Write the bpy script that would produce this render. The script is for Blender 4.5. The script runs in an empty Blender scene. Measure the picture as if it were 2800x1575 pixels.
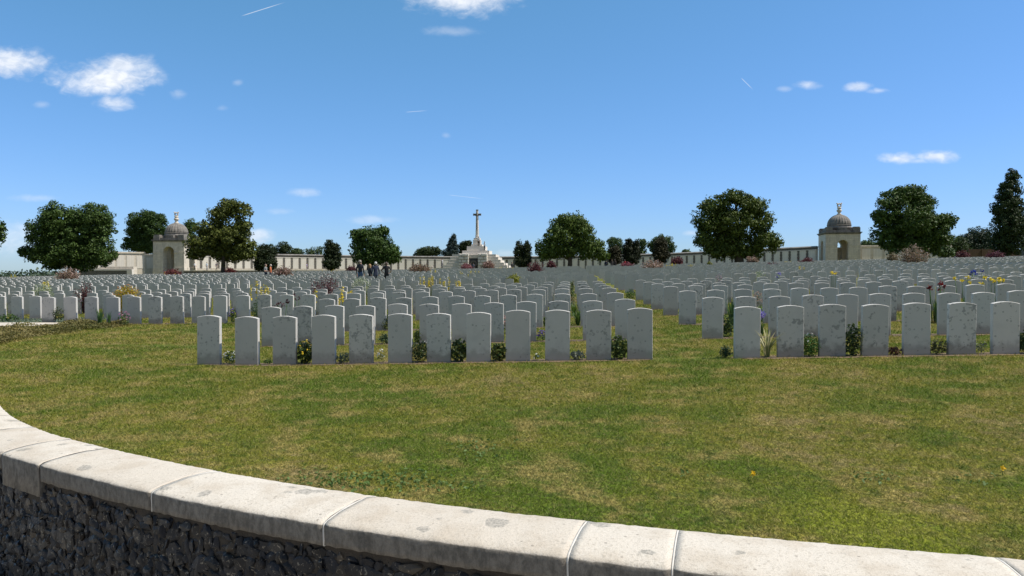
import bpy, math, random
import numpy as np
from mathutils import Vector, Matrix
R = math.radians
random.seed(7); rng = np.random.default_rng(7)
sc = bpy.context.scene
col = sc.collection

# ------------------------------------------------------------------ camera, sky, sun, exposure
EYE = 2.4                      # eye height above the path outside the wall (z = 0)
F = 1944.0                     # focal length in pixels of the 2800 px wide photograph
PITCH = math.atan(37.5 / F)
cam_d = bpy.data.cameras.new('camera'); cam = bpy.data.objects.new('camera', cam_d); col.objects.link(cam)
cam.location = (0, 0, EYE); cam.rotation_euler = (R(90) - PITCH, 0, 0)
cam_d.sensor_width = 36.0; cam_d.lens = 36.0 * F / 2800.0; cam_d.clip_start = 0.05; cam_d.clip_end = 20000
sc.camera = cam

SUN_EL, SUN_AZ = R(58), R(94)          # azimuth clockwise from +Y
sun_d = bpy.data.lights.new('sun', 'SUN'); sun = bpy.data.objects.new('sun', sun_d); col.objects.link(sun)
sun_d.energy = 4.9; sun_d.angle = R(0.5); sun_d.color = (1.0, 0.935, 0.83)
sdir = Vector((math.sin(SUN_AZ) * math.cos(SUN_EL), math.cos(SUN_AZ) * math.cos(SUN_EL), math.sin(SUN_EL)))
sun.rotation_euler = (-sdir).to_track_quat('-Z', 'Y').to_euler(); sun.location = (30, 0, 60)

sc.view_settings.view_transform = 'Standard'; sc.view_settings.look = 'None'
sc.view_settings.gamma = 1; sc.view_settings.exposure = 0.20
sc.cycles.max_bounces = 6; sc.cycles.diffuse_bounces = 3; sc.cycles.transparent_max_bounces = 4


class NT:
    """small helper round a node tree"""
    def __init__(s, tree):
        s.t = tree; tree.nodes.clear()
    def n(s, kind, props=None, **inp):
        nd = s.t.nodes.new(kind)
        for k, v in (props or {}).items(): setattr(nd, k, v)
        for k, v in inp.items():
            key = int(k[1:]) if k[0] == 'i' and k[1:].isdigit() else k.replace('_', ' ')
            s.put(nd.inputs[key], v)
        return nd
    def put(s, sock, v):
        if isinstance(v, bpy.types.NodeSocket): s.t.links.new(v, sock)
        elif isinstance(v, bpy.types.Node): s.t.links.new(v.outputs[0], sock)
        else:
            if isinstance(v, (tuple, list)) and len(v) == 3 and sock.type == 'RGBA': v = (*v, 1)
            sock.default_value = v
    def m(s, op, a, b=0.0, c=None, clamp=False):
        nd = s.n('ShaderNodeMath', {'operation': op, 'use_clamp': clamp}, i0=a, i1=b)
        if c is not None: s.put(nd.inputs[2], c)
        return nd.outputs[0]
    def mix(s, f, a, b):
        nd = s.n('ShaderNodeMix', {'data_type': 'RGBA'})
        s.put(nd.inputs[0], f); s.put(nd.inputs[6], a); s.put(nd.inputs[7], b)
        return nd.outputs[2]
    def noise(s, vec, scale, detail=4.0, rough=0.55, dist=0.0):
        nd = s.n('ShaderNodeTexNoise', Scale=scale, Detail=detail, Roughness=rough, Distortion=dist)
        if vec is not None: s.put(nd.inputs['Vector'], vec)
        return nd.outputs[0]
    def step(s, v, lo, hi, a=0.0, b=1.0):
        nd = s.n('ShaderNodeMapRange', {'interpolation_type': 'SMOOTHSTEP'})
        for i, x in enumerate((v, lo, hi, a, b)): s.put(nd.inputs[i], x)
        return nd.outputs[0]
    def vm(s, op, a, b=(0, 0, 0)):
        nd = s.n('ShaderNodeVectorMath', {'operation': op}); s.put(nd.inputs[0], a); s.put(nd.inputs[1], b)
        return nd.outputs[0]


def build_world():
    w = bpy.data.worlds.new('World'); sc.world = w; w.use_nodes = True
    t = NT(w.node_tree)
    sky = t.n('ShaderNodeTexSky', {'sky_type': 'NISHITA', 'sun_disc': False, 'sun_elevation': SUN_EL, 'sun_rotation': SUN_AZ,
                                   'altitude': 0, 'air_density': 1.0, 'dust_density': 0.3, 'ozone_density': 2.2})
    grade = t.n('ShaderNodeVectorMath', {'operation': 'MULTIPLY_ADD'}, i0=sky.outputs[0], i1=(.535, .60, 1.18), i2=(.15, 1.05, -.05))   # clear deep-blue summer air
    grade = t.vm('MAXIMUM', grade.outputs[0], (0, 0, 0))
    bg = t.n('ShaderNodeBackground', Color=grade, Strength=0.115)
    tc = t.n('ShaderNodeTexCoord').outputs['Generated']
    sp = t.n('ShaderNodeSeparateXYZ', Vector=tc)
    y = t.m('MAXIMUM', sp.outputs[1], 0.05)
    px = t.m('ADD', t.m('MULTIPLY', t.m('DIVIDE', sp.outputs[0], y), F), 1400)
    py = t.m('SUBTRACT', 750, t.m('MULTIPLY', t.m('DIVIDE', sp.outputs[2], y), F))
    pv = t.n('ShaderNodeCombineXYZ', X=px, Y=t.m('MULTIPLY', py, 1.7), Z=0.0).outputs[0]
    n1 = t.noise(pv, 0.011, 6, 0.5, 0.3); n2 = t.noise(pv, 0.032, 6, 0.58, .5)
    nn = t.m('ADD', t.m('MULTIPLY', t.m('SUBTRACT', n1, 0.5), 2.6), t.m('MULTIPLY', t.m('SUBTRACT', n2, 0.5), 1.3))
    clouds = [  # direction of each cloud (as it stands in the sky), half-sizes, density
        (40, 175, 100, 46, 1.0), (300, 215, 165, 54, 1.05), (345, 185, 95, 38, 0.9), (315, 284, 60, 24, 0.7), (1272, 2, 150, 50, 1.0),
        (1235, 90, 70, 16, 0.25), (2205, 234, 44, 14, 0.6), (2345, 240, 42, 14, 0.65), (2395, 251, 36, 11, 0.5), (2140, 246, 26, 10, 0.3),
        (2455, 434, 66, 17, 0.85), (2550, 430, 66, 19, 0.85), (2505, 440, 60, 10, .4), (835, 527, 48, 14, 0.35), (1015, 601, 75, 13, 0.3), (700, 645, 55, 26, 0.7),
        (95, 542, 80, 12, 0.25), (40, 650, 110, 50, 0.4), (1220, 372, 16, 10, 0.2), (655, 228, 16, 10, 0.2), (120, 288, 24, 12, 0.25),
        (490, 260, 24, 14, 0.25), (770, 578, 45, 10, 0.2), (1890, 638, 30, 10, 0.35), (1385, 692, 40, 12, 0.25), (612, 298, 20, 10, 0.15)]
    tot = None
    for cx, cy, rx, ry, d in clouds:
        a = t.m('DIVIDE', t.m('SUBTRACT', px, cx), rx); b = t.m('DIVIDE', t.m('SUBTRACT', py, cy), ry)
        q = t.m('SQRT', t.m('ADD', t.m('MULTIPLY', a, a), t.m('MULTIPLY', b, b)))
        v = t.m('ADD', t.m('SUBTRACT', 0.95, q), t.m('MULTIPLY', nn, 0.5))
        v = t.m('MULTIPLY', t.step(v, -0.2, 0.9), d)
        tot = v if tot is None else t.m('MAXIMUM', tot, v)
    trails = [(662, 50, 790, 10, 1.6, 0.55), (2022, 215, 2058, 250, 1.4, 0.45), (1108, 309, 1175, 304, 1.3, 0.35), (1222, 533, 1330, 545, 1.4, 0.25)]
    for x0, y0, x1, y1, wd, d in trails:
        L = math.hypot(x1 - x0, y1 - y0); ux, uy = (x1 - x0) / L, (y1 - y0) / L
        dx, dy = t.m('SUBTRACT', px, x0), t.m('SUBTRACT', py, y0)
        al = t.m('ADD', t.m('MULTIPLY', dx, ux), t.m('MULTIPLY', dy, uy))
        ac = t.m('ABSOLUTE', t.m('SUBTRACT', t.m('MULTIPLY', dx, uy), t.m('MULTIPLY', dy, ux)))
        mk = t.m('MULTIPLY', t.step(ac, 0.3, wd, 1, 0), t.m('MULTIPLY', t.step(al, 0, L * .15), t.step(al, L * .6, L, 1, 0)))
        tot = t.m('MAXIMUM', tot, t.m('MULTIPLY', mk, d))
    front = t.m('GREATER_THAN', sp.outputs[1], 0.05)
    fac = t.m('MULTIPLY', t.m('MULTIPLY', tot, front), 0.93, clamp=True)
    # broken cloud, out of view, added behind the viewer to temper the blue fill
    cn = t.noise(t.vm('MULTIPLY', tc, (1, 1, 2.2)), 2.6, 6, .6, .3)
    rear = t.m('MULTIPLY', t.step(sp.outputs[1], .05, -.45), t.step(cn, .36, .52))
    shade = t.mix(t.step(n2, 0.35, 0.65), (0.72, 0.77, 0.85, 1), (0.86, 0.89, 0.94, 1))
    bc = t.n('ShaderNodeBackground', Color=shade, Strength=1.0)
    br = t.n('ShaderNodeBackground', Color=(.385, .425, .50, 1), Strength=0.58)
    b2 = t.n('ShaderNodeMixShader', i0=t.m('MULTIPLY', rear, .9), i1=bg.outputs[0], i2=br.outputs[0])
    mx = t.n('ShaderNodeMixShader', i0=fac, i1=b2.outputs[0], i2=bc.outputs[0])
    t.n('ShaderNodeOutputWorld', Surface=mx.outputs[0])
build_world()

# ------------------------------------------------------------------ terrain maths
TH = R(4.65); CT, ST = math.cos(TH), math.sin(TH)
def uv_of(x, y): return x * CT - y * ST, y * CT + x * ST
def xy_of(u, v): return u * CT + v * ST, v * CT - u * ST
PV = [-40, 4, 8, 11, 13.8, 16.6, 19.3, 22, 24.7, 27.6, 33, 55, 80, 112, 190, 300, 700, 6000]
PZ = [-1.45, -1.40, -1.37, -1.336, -1.294, -1.227, -1.165, -1.145, -1.115, -1.06, -.92, -.47, -.02, .5, .5, -1.5, -10, -90]
CU = [-3000, -300, -95, -6, 6, 80, 300, 3000]
CZ = [-40, -6.5, -1.66, -.15, .15, 1.75, 3.0, -10]
# the enclosing wall: inner top edge of the coping, from right to left
_pts = [(2576, 1410), (2000, 1364), (1500, 1315), (1130, 1275), (730, 1220), (430, 1165), (180, 1108), (90, 1080), (0, 1035)]
COPE = -1.36
_w = [(7.5, 2.35), (4.9, 2.78)]
for a, b in _pts:
    a *= 1.087; b *= 1.087
    Z = -COPE * F / (b - 750); _w.append(((a - 1400) / F * Z, Z))
_w += [(-7.3, 9.75), (-9.6, 12.85), (-11.7, 15.7), (-13.6, 18.2)]
WP = np.array(_w)
for _ in range(3):      # corner-cutting smooths the measured polyline
    q = [WP[0]]
    for i in range(len(WP) - 1): q += [WP[i] * .75 + WP[i + 1] * .25, WP[i] * .25 + WP[i + 1] * .75]
    WP = np.array(q + [WP[-1]])
WS = np.concatenate([[0], np.cumsum(np.hypot(*np.diff(WP, axis=0).T))])
WW = 0.53
def wall_at(s):
    x = np.interp(s, WS, WP[:, 0]); y = np.interp(s, WS, WP[:, 1])
    e = 0.15
    tx = np.interp(s + e, WS, WP[:, 0]) - np.interp(s - e, WS, WP[:, 0]); ty = np.interp(s + e, WS, WP[:, 1]) - np.interp(s - e, WS, WP[:, 1])
    L = np.hypot(tx, ty); tx, ty = tx / L, ty / L
    return x, y, -ty, tx      # point and inward (lawn-side) normal is (ty,-tx); outward is (-ty, tx)
def wall_sd(x, y):
    """signed distance to the inner edge: positive on the lawn"""
    x = np.asarray(x, float); y = np.asarray(y, float)
    out = np.full(x.shape, 1e9); sg = np.ones(x.shape)
    for i in range(len(WP) - 1):
        ax, ay = WP[i]; bx, by = WP[i + 1]; dx, dy = bx - ax, by - ay; L2 = dx * dx + dy * dy
        tt = ((x - ax) * dx + (y - ay) * dy) / L2
        lo = -1e9 if i == 0 else 0; hi = 1e9 if i == len(WP) - 2 else 1
        tt = np.clip(tt, lo, hi)
        qx, qy = ax + tt * dx, ay + tt * dy; d = np.hypot(x - qx, y - qy)
        cr = dx * (y - ay) - dy * (x - ax)
        m = d < out
        out = np.where(m, d, out); sg = np.where(m, np.where(cr < 0, 1, -1), sg)
    return out * sg
def gz(x, y, wall=True):
    x = np.asarray(x, float); y = np.asarray(y, float)
    u, v = uv_of(x, y)
    z = np.interp(v, PV, PZ) + np.interp(u, CU, CZ)
    if wall:
        sd = wall_sd(x, y); k = np.clip((sd - .2) / 4.5, 0, 1); k = k * k * (3 - 2 * k)
        k = np.where((y > 17) & (x < -9), np.clip((y - 17) / 6, k, 1), k)
        z = -1.405 * (1 - k) + z * k
    return z + EYE
def G(x, y): return float(gz(np.array([x]), np.array([y]))[0])
def X(px, Z): return (px - 1400) / F * Z
def H(py, Z): return EYE + (750 - py) / F * Z      # world height seen at row py, depth Z
def ground_pix(px, py):
    """where the lines of sight through points of the photograph meet the ground"""
    px = np.atleast_1d(np.asarray(px, float)); py = np.atleast_1d(np.asarray(py, float)); lo = np.full(px.shape, 2.0); hi = np.full(px.shape, 120.0)
    for _ in range(26):
        m = (lo + hi) / 2; ab = EYE + (750 - py) / F * m > gz((px - 1400) / F * m, m)
        lo = np.where(ab, m, lo); hi = np.where(ab, hi, m)
    return (px - 1400) / F * lo, lo

# ------------------------------------------------------------------ object helpers
def tag(o, label=None, cat=None, group=None, kind=None):
    if label: o['label'] = label
    if cat: o['category'] = cat
    if group: o['group'] = group
    if kind: o['kind'] = kind
    return o
def thing(name, label, cat, loc, rz=0, group=None):
    o = bpy.data.objects.new(name, None); col.objects.link(o)
    o.location = loc; o.rotation_euler = (0, 0, rz); o.empty_display_size = .2
    return tag(o, label, cat, group)
def mesh_np(name, V, Fc, smooth=False, mi=None):
    """Fc: (n,k) array of equal-sized faces"""
    me = bpy.data.meshes.new(name); V = np.asarray(V, np.float32); Fc = np.asarray(Fc, np.int32); n, k = Fc.shape
    me.vertices.add(len(V)); me.vertices.foreach_set('co', V.ravel())
    me.loops.add(n * k); me.loops.foreach_set('vertex_index', Fc.ravel())
    me.polygons.add(n); me.polygons.foreach_set('loop_start', np.arange(0, n * k, k, dtype=np.int32))
    me.polygons.foreach_set('loop_total', np.full(n, k, np.int32))
    if mi is not None: me.polygons.foreach_set('material_index', np.asarray(mi, np.int32))
    me.polygons.foreach_set('use_smooth', np.full(n, smooth))
    me.update(calc_edges=True); me.validate()
    return me
def link(name, me, mats, parent=None):
    o = bpy.data.objects.new(name, me); col.objects.link(o)
    for m in (mats if isinstance(mats, (list, tuple)) else [mats]): me.materials.append(m)
    if parent: o.parent = parent
    return o
class MB:
    """collects shapes into one mesh"""
    def __init__(s): s.v = []; s.f = []; s.mi = []; s.sm = []
    def add(s, V, Fs, mi=0, smooth=False):
        b = len(s.v); s.v += [tuple(p) for p in V]
        for f in Fs: s.f.append([i + b for i in f]); s.mi.append(mi); s.sm.append(smooth)
    def box(s, x0, x1, y0, y1, z0, z1, mi=0):
        s.add([(x0, y0, z0), (x1, y0, z0), (x1, y1, z0), (x0, y1, z0), (x0, y0, z1), (x1, y0, z1), (x1, y1, z1), (x0, y1, z1)],
              [(3, 2, 1, 0), (4, 5, 6, 7), (0, 1, 5, 4), (1, 2, 6, 5), (2, 3, 7, 6), (3, 0, 4, 7)], mi)
    def lathe(s, prof, n=24, mi=0, c=(0, 0), smooth=True, rib=0.0, ribn=0):
        V = []; Fs = []
        for r, z in prof:
            for k in range(n):
                a = 2 * math.pi * k / n; rr = r * (1 + rib * (abs(math.sin(a * ribn / 2)) - .5)) if ribn else r
                V.append((c[0] + rr * math.cos(a), c[1] + rr * math.sin(a), z))
        for i in range(len(prof) - 1):
            for k in range(n):
                Fs.append((i * n + k, i * n + (k + 1) % n, (i + 1) * n + (k + 1) % n, (i + 1) * n + k))
        Fs.append(tuple(range(n - 1, -1, -1))); Fs.append(tuple((len(prof) - 1) * n + k for k in range(n)))
        s.add(V, Fs, mi, smooth)
    def tube(s, pts, rad, n=6, mi=0, smooth=True):
        V = []; Fs = []; pts = [Vector(p) for p in pts]
        for i, p in enumerate(pts):
            d = (pts[min(i + 1, len(pts) - 1)] - pts[max(i - 1, 0)]).normalized()
            a = d.cross(Vector((0, 1, 0))) if abs(d.y) < .9 else d.cross(Vector((1, 0, 0)))
            a.normalize(); b = d.cross(a)
            for k in range(n):
                t = 2 * math.pi * k / n; V.append(p + (a * math.cos(t) + b * math.sin(t)) * rad[i])
        for i in range(len(pts) - 1):
            for k in range(n): Fs.append((i * n + k, i * n + (k + 1) % n, (i + 1) * n + (k + 1) % n, (i + 1) * n + k))
        Fs.append(tuple(range(n - 1, -1, -1))); Fs.append(tuple((len(pts) - 1) * n + k for k in range(n)))
        s.add(V, Fs, mi, smooth)
    def prism(s, loop, y0, y1, mi=0):
        """loop of (x,z) extruded along y"""
        n = len(loop); V = [(x, y0, z) for x, z in loop] + [(x, y1, z) for x, z in loop]
        Fs = [tuple(range(n)), tuple(range(2 * n - 1, n - 1, -1))] + [(i, i + n, (i + 1) % n + n, (i + 1) % n) for i in range(n)]
        s.add(V, Fs, mi)
    def build(s, name, mats, parent=None):
        me = bpy.data.meshes.new(name); me.from_pydata(s.v, [], s.f); me.update()
        me.polygons.foreach_set('material_index', s.mi); me.polygons.foreach_set('use_smooth', s.sm)
        return link(name, me, mats, parent)

# ------------------------------------------------------------------ materials
def mat(name, fn):
    m = bpy.data.materials.new(name); m.use_nodes = True; t = NT(m.node_tree)
    b = t.n('ShaderNodeBsdfPrincipled'); o = t.n('ShaderNodeOutputMaterial', Surface=b.outputs[0])
    fn(t, b, o); return m
def objco(t): return t.n('ShaderNodeTexCoord').outputs['Object']
def bump(t, b, h, strength=.3, dist=.01):
    t.put(b.inputs['Normal'], t.n('ShaderNodeBump', Height=h, Strength=strength, Distance=dist).outputs[0])
def plain(name, c, rough=.8):
    def fn(t, b, o):
        n = t.noise(objco(t), 14, 5)
        t.put(b.inputs['Base Color'], t.mix(t.step(n, .3, .7), tuple(x * .78 for x in c) + (1,), tuple(min(1, x * 1.12) for x in c) + (1,)))
        b.inputs['Roughness'].default_value = rough
    return mat(name, fn)

def headstone_fn(single):
    def fn(t, b, o):
        oc = objco(t); oi = t.n('ShaderNodeObjectInfo'); geo = t.n('ShaderNodeNewGeometry')
        if single:
            rnd = oi.outputs['Random']; am = t.n('ShaderNodeSeparateColor', Color=oi.outputs['Color']).outputs[0]
        else:
            rnd = geo.outputs['Random Per Island']; am = t.m('MULTIPLY', rnd, .55)
        off = t.n('ShaderNodeCombineXYZ', X=t.m('MULTIPLY', rnd, 91), Y=t.m('MULTIPLY', rnd, 37), Z=t.m('MULTIPLY', rnd, 53)).outputs[0]
        p = t.vm('ADD', oc, off)
        tone = t.mix(rnd, (.52, .50, .468, 1), (.635, .61, .572, 1))
        g = t.noise(p, 160, 3); c = t.mix(t.m('MULTIPLY', t.step(g, .35, .7), .22), tone, (.36, .35, .33, 1))
        w = t.noise(p, 3.0, 5, .6, .3); c = t.mix(t.m('MULTIPLY', t.step(w, .45, .75), .35), c, (.40, .39, .37, 1))
        # lichen: blotches and rings
        l1 = t.noise(p, 13, 6, .62, .6); l2 = t.noise(p, 3.2, 2)
        thr = t.m('SUBTRACT', .71, t.m('MULTIPLY', am, .165))
        bl = t.step(t.m('ADD', l1, t.m('MULTIPLY', t.m('SUBTRACT', l2, .5), .5)), thr, t.m('ADD', thr, .05))
        vo = t.n('ShaderNodeTexVoronoi', Vector=t.vm('ADD', p, t.vm('SCALE', p)), Scale=9.0, Randomness=1.0)
        dd = t.m('ADD', vo.outputs['Distance'], t.m('MULTIPLY', t.m('SUBTRACT', l1, .5), .25))
        ring = t.m('MULTIPLY', t.step(dd, .14, .20), t.step(dd, .27, .33, 1, 0))
        vs = t.n('ShaderNodeSeparateColor', Color=vo.outputs['Color']).outputs[0]
        ring = t.m('MULTIPLY', ring, t.m('GREATER_THAN', t.m('ADD', vs, t.m('MULTIPLY', am, .35)), .93))
        li = t.m('MAXIMUM', bl, ring)
        c = t.mix(t.m('MULTIPLY', li, .62), c, (.19, .195, .185, 1))
        if single:      # damp, algae-stained foot with a wandering upper edge
            z = t.n('ShaderNodeSeparateXYZ', Vector=oc).outputs[2]
            e = t.m('ADD', z, t.m('MULTIPLY', t.m('SUBTRACT', t.noise(p, 9, 5, .65), .5), .34))
            ft = t.step(e, .10, .24, 1, 0)
            c = t.mix(t.m('MULTIPLY', ft, t.m('ADD', .32, t.m('MULTIPLY', am, .42))), c, (.19, .18, .155, 1))
            c = t.mix(t.m('MULTIPLY', t.step(z, .0, .05, 1, 0), .4), c, (.19, .16, .12, 1))
        t.put(b.inputs['Base Color'], c); b.inputs['Roughness'].default_value = .85
        bump(t, b, t.m('ADD', g, t.m('MULTIPLY', l1, .6)), .25, .004)
    return fn
M_STONE = mat('headstone_limestone', headstone_fn(True)); M_STONE_FAR = mat('headstone_limestone_far', headstone_fn(False))

def coping_fn(t, b, o):
    p = objco(t); oi = t.n('ShaderNodeObjectInfo').outputs['Random']
    base = t.mix(oi, (.58, .515, .43, 1), (.64, .58, .495, 1))
    n = t.noise(p, 5, 6, .6); c = t.mix(t.m('MULTIPLY', t.step(n, .42, .68), .6), base, (.48, .405, .315, 1))
    g = t.noise(p, 190, 3, .7); c = t.mix(t.m('MULTIPLY', t.step(g, .45, .7), .55), c, (.30, .255, .20, 1))
    g2 = t.noise(p, 60, 4, .6); c = t.mix(t.m('MULTIPLY', t.step(g2, .52, .68), .5), c, (.32, .275, .215, 1))
    wv = t.noise(p, 13, 6, .68)
    vo = t.n('ShaderNodeTexVoronoi', Vector=p, Scale=5.5)
    d = t.m('ADD', vo.outputs['Distance'], t.m('MULTIPLY', t.m('SUBTRACT', wv, .5), .55))
    rr = t.m('MULTIPLY', t.n('ShaderNodeSeparateColor', Color=vo.outputs['Color']).outputs[1], .42)
    sp = t.step(t.m('SUBTRACT', d, rr), -.05, .0, 1, 0)
    sp = t.m('MULTIPLY', sp, t.m('GREATER_THAN', t.n('ShaderNodeSeparateColor', Color=vo.outputs['Color']).outputs[0], .38))
    c = t.mix(t.m('MULTIPLY', sp, t.m('ADD', .35, t.m('MULTIPLY', t.step(g2, .4, .6), .45))), c, (.24, .225, .195, 1))
    v2 = t.n('ShaderNodeTexVoronoi', Vector=p, Scale=17.0)
    s2 = t.m('MULTIPLY', t.step(t.m('ADD', v2.outputs['Distance'], t.m('MULTIPLY', wv, .2)), .2, .28, 1, 0), t.m('GREATER_THAN', t.n('ShaderNodeSeparateColor', Color=v2.outputs['Color']).outputs[0], .72))
    c = t.mix(t.m('MULTIPLY', s2, .6), c, (.20, .17, .14, 1))
    # shade of upright faces put into the colour, plus run-off streaks and grime
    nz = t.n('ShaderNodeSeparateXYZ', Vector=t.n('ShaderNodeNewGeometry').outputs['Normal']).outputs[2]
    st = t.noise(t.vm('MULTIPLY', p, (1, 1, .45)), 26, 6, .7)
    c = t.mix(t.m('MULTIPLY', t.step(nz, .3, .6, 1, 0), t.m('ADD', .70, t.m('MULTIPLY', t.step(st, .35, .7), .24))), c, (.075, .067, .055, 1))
    t.put(b.inputs['Base Color'], c); b.inputs['Roughness'].default_value = .9
    bump(t, b, t.m('ADD', t.m('MULTIPLY', g, .6), t.m('ADD', g2, n)), .5, .008)
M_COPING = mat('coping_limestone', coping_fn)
def mortar_fn(t, b, o):
    n = t.noise(objco(t), 60, 4); t.put(b.inputs['Base Color'], t.mix(n, (.52, .485, .43, 1), (.69, .655, .60, 1))); b.inputs['Roughness'].default_value = .9
    bump(t, b, n, .4, .005)
M_MORTAR = mat('white_mortar', mortar_fn)
def flint_fn(t, b, o):
    p = objco(t); isl = t.n('ShaderNodeNewGeometry').outputs['Random Per Island']
    ra = t.n('ShaderNodeValToRGB', Fac=isl); cr = ra.color_ramp
    cr.elements[0].position = 0; cr.elements[0].color = (.007, .008, .011, 1); cr.elements[1].position = 1; cr.elements[1].color = (.085, .066, .045, 1)
    for q, cc in ((.3, (.013, .014, .018, 1)), (.5, (.008, .008, .008, 1)), (.65, (.022, .022, .026, 1)), (.8, (.022, .017, .013, 1)), (.92, (.045, .043, .041, 1))):
        e = cr.elements.new(q); e.color = cc
    n = t.noise(p, 18, 6, .65, .8); c = t.mix(t.m('MULTIPLY', t.step(n, .5, .7), .5), ra.outputs[0], (.045, .046, .052, 1))
    n2 = t.noise(p, 32, 5, .7, 1.2); c = t.mix(t.m('MULTIPLY', t.step(n2, .585, .65), .9), c, (.30, .26, .20, 1))
    t.put(b.inputs['Base Color'], c); t.put(b.inputs['Roughness'], t.step(n, .3, .7, .22, .6)); b.inputs['Specular IOR Level'].default_value = .28
    bump(t, b, t.noise(p, 45, 5, .6), .35, .01)
M_FLINT = mat('knapped_flint', flint_fn)
def flintmortar_fn(t, b, o):
    n = t.noise(objco(t), 30, 6, .65); t.put(b.inputs['Base Color'], t.mix(n, (.035, .028, .021, 1), (.085, .068, .05, 1))); b.inputs['Roughness'].default_value = .95
    bump(t, b, n, .8, .02)
M_FMORTAR = mat('flint_wall_mortar', flintmortar_fn)

def lawn_color(t, p):
    """patchy summer turf: greens, olive, dry straw"""
    a = t.noise(p, .55, 5, .6, .5); b2 = t.noise(p, 1.9, 5, .62); c3 = t.noise(p, 7, 4, .6)
    c = t.mix(t.step(a, .40, .60), (.115, .168, .016, 1), (.255, .238, .036, 1))
    c = t.mix(t.m('MULTIPLY', t.step(b2, .48, .64), .75), c, (.41, .31, .11, 1))
    s = t.m('ADD', t.m('MULTIPLY', a, .55), t.m('MULTIPLY', c3, .45))
    c = t.mix(t.m('MULTIPLY', t.step(s, .53, .63), .55), c, (.34, .25, .14, 1))
    c = t.mix(t.m('MULTIPLY', t.step(c3, .48, .34), .75), c, (.070, .118, .018, 1))
    # one fresh yellow-green tuft area near the coping
    q = t.n('ShaderNodeVectorMath', {'operation': 'DISTANCE'}, i0=t.vm('MULTIPLY', p, (1, 1, 0)), i1=(2.02, 3.95, 0)).outputs['Value']
    c = t.mix(t.m('MULTIPLY', t.step(t.m('ADD', q, t.m('MULTIPLY', b2, .7)), .5, 1.0, 1, 0), .65), c, (.25, .29, .025, 1))
    return c
def lawn_fn(t, b, o):
    p = t.n('ShaderNodeNewGeometry').outputs['Position']
    c = lawn_color(t, p); g = t.noise(t.vm('MULTIPLY', p, (1, .6, 1)), 42, 4, .7); g2 = t.noise(p, 9, 4, .7)
    c = t.mix(t.m('MULTIPLY', t.step(g, .36, .6), .8), c, (.035, .04, .010, 1))
    c = t.mix(t.m('MULTIPLY', t.step(g2, .5, .7), .3), c, (.16, .14, .06, 1))
    t.put(b.inputs['Base Color'], c); b.inputs['Roughness'].default_value = .95; b.inputs['Specular IOR Level'].default_value = .1
    bump(t, b, t.m('ADD', g, g2), .6, .03)
M_LAWN = mat('lawn_turf', lawn_fn)
def blade_fn(t, b, o):
    ge = t.n('ShaderNodeNewGeometry'); c = lawn_color(t, ge.outputs['Position']); r = ge.outputs['Random Per Island']
    c = t.mix(t.step(r, .6, 1, 0, .5), c, (.52, .43, .20, 1)); c = t.mix(t.step(r, .0, .42, .8, 0), c, (.055, .10, .014, 1))
    t.put(b.inputs['Base Color'], c); b.inputs['Roughness'].default_value = .7; b.inputs['Specular IOR Level'].default_value = .08
    tr = t.n('ShaderNodeBsdfTranslucent', Color=c); mx = t.n('ShaderNodeMixShader', i0=.35, i1=b.outputs[0], i2=tr.outputs[0])
    t.put(o.inputs[0], mx.outputs[0])
M_BLADE = mat('grass_blades', blade_fn)
def soil_fn(t, b, o):
    n = t.noise(objco(t), 25, 6, .7); t.put(b.inputs['Base Color'], t.mix(n, (.10, .065, .04, 1), (.23, .165, .10, 1))); b.inputs['Roughness'].default_value = 1
    bump(t, b, n, .8, .02)
M_SOIL = mat('border_soil', soil_fn)
def path_fn(t, b, o):
    n = t.noise(objco(t), 30, 6, .7); t.put(b.inputs['Base Color'], t.mix(n, (.25, .23, .2, 1), (.4, .37, .33, 1))); b.inputs['Roughness'].default_value = 1
M_PATH = mat('path_gravel', path_fn)

_leafcache = {}
def leafmat(c, c2=None, tr=.3, var=.5):
    key = (c, c2, tr, var)
    if key in _leafcache: return _leafcache[key]
    c2 = c2 or tuple(min(1, x * 1.7) for x in c)
    def fn(t, b, o):
        ge = t.n('ShaderNodeNewGeometry'); r = ge.outputs['Random Per Island']; n = t.noise(objco(t), .9, 3)
        f = t.m('ADD', t.m('MULTIPLY', r, var), t.m('MULTIPLY', t.step(n, .3, .7), 1 - var), clamp=True)
        k = t.mix(f, (*c, 1), (*c2, 1))
        t.put(b.inputs['Base Color'], k); b.inputs['Roughness'].default_value = .55; b.inputs['Specular IOR Level'].default_value = .25
        if tr > 0:
            tl = t.n('ShaderNodeBsdfTranslucent', Color=k); mx = t.n('ShaderNodeMixShader', i0=tr, i1=b.outputs[0], i2=tl.outputs[0]); t.put(o.inputs[0], mx.outputs[0])
    _leafcache[key] = mat('leaf', fn); return _leafcache[key]
def bark_fn(t, b, o):
    n = t.noise(t.vm('MULTIPLY', objco(t), (1, 1, .2)), 12, 6, .7); t.put(b.inputs['Base Color'], t.mix(n, (.03, .024, .018, 1), (.11, .09, .07, 1))); b.inputs['Roughness'].default_value = .95
    bump(t, b, n, .8, .05)
M_BARK = mat('bark', bark_fn)
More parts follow.
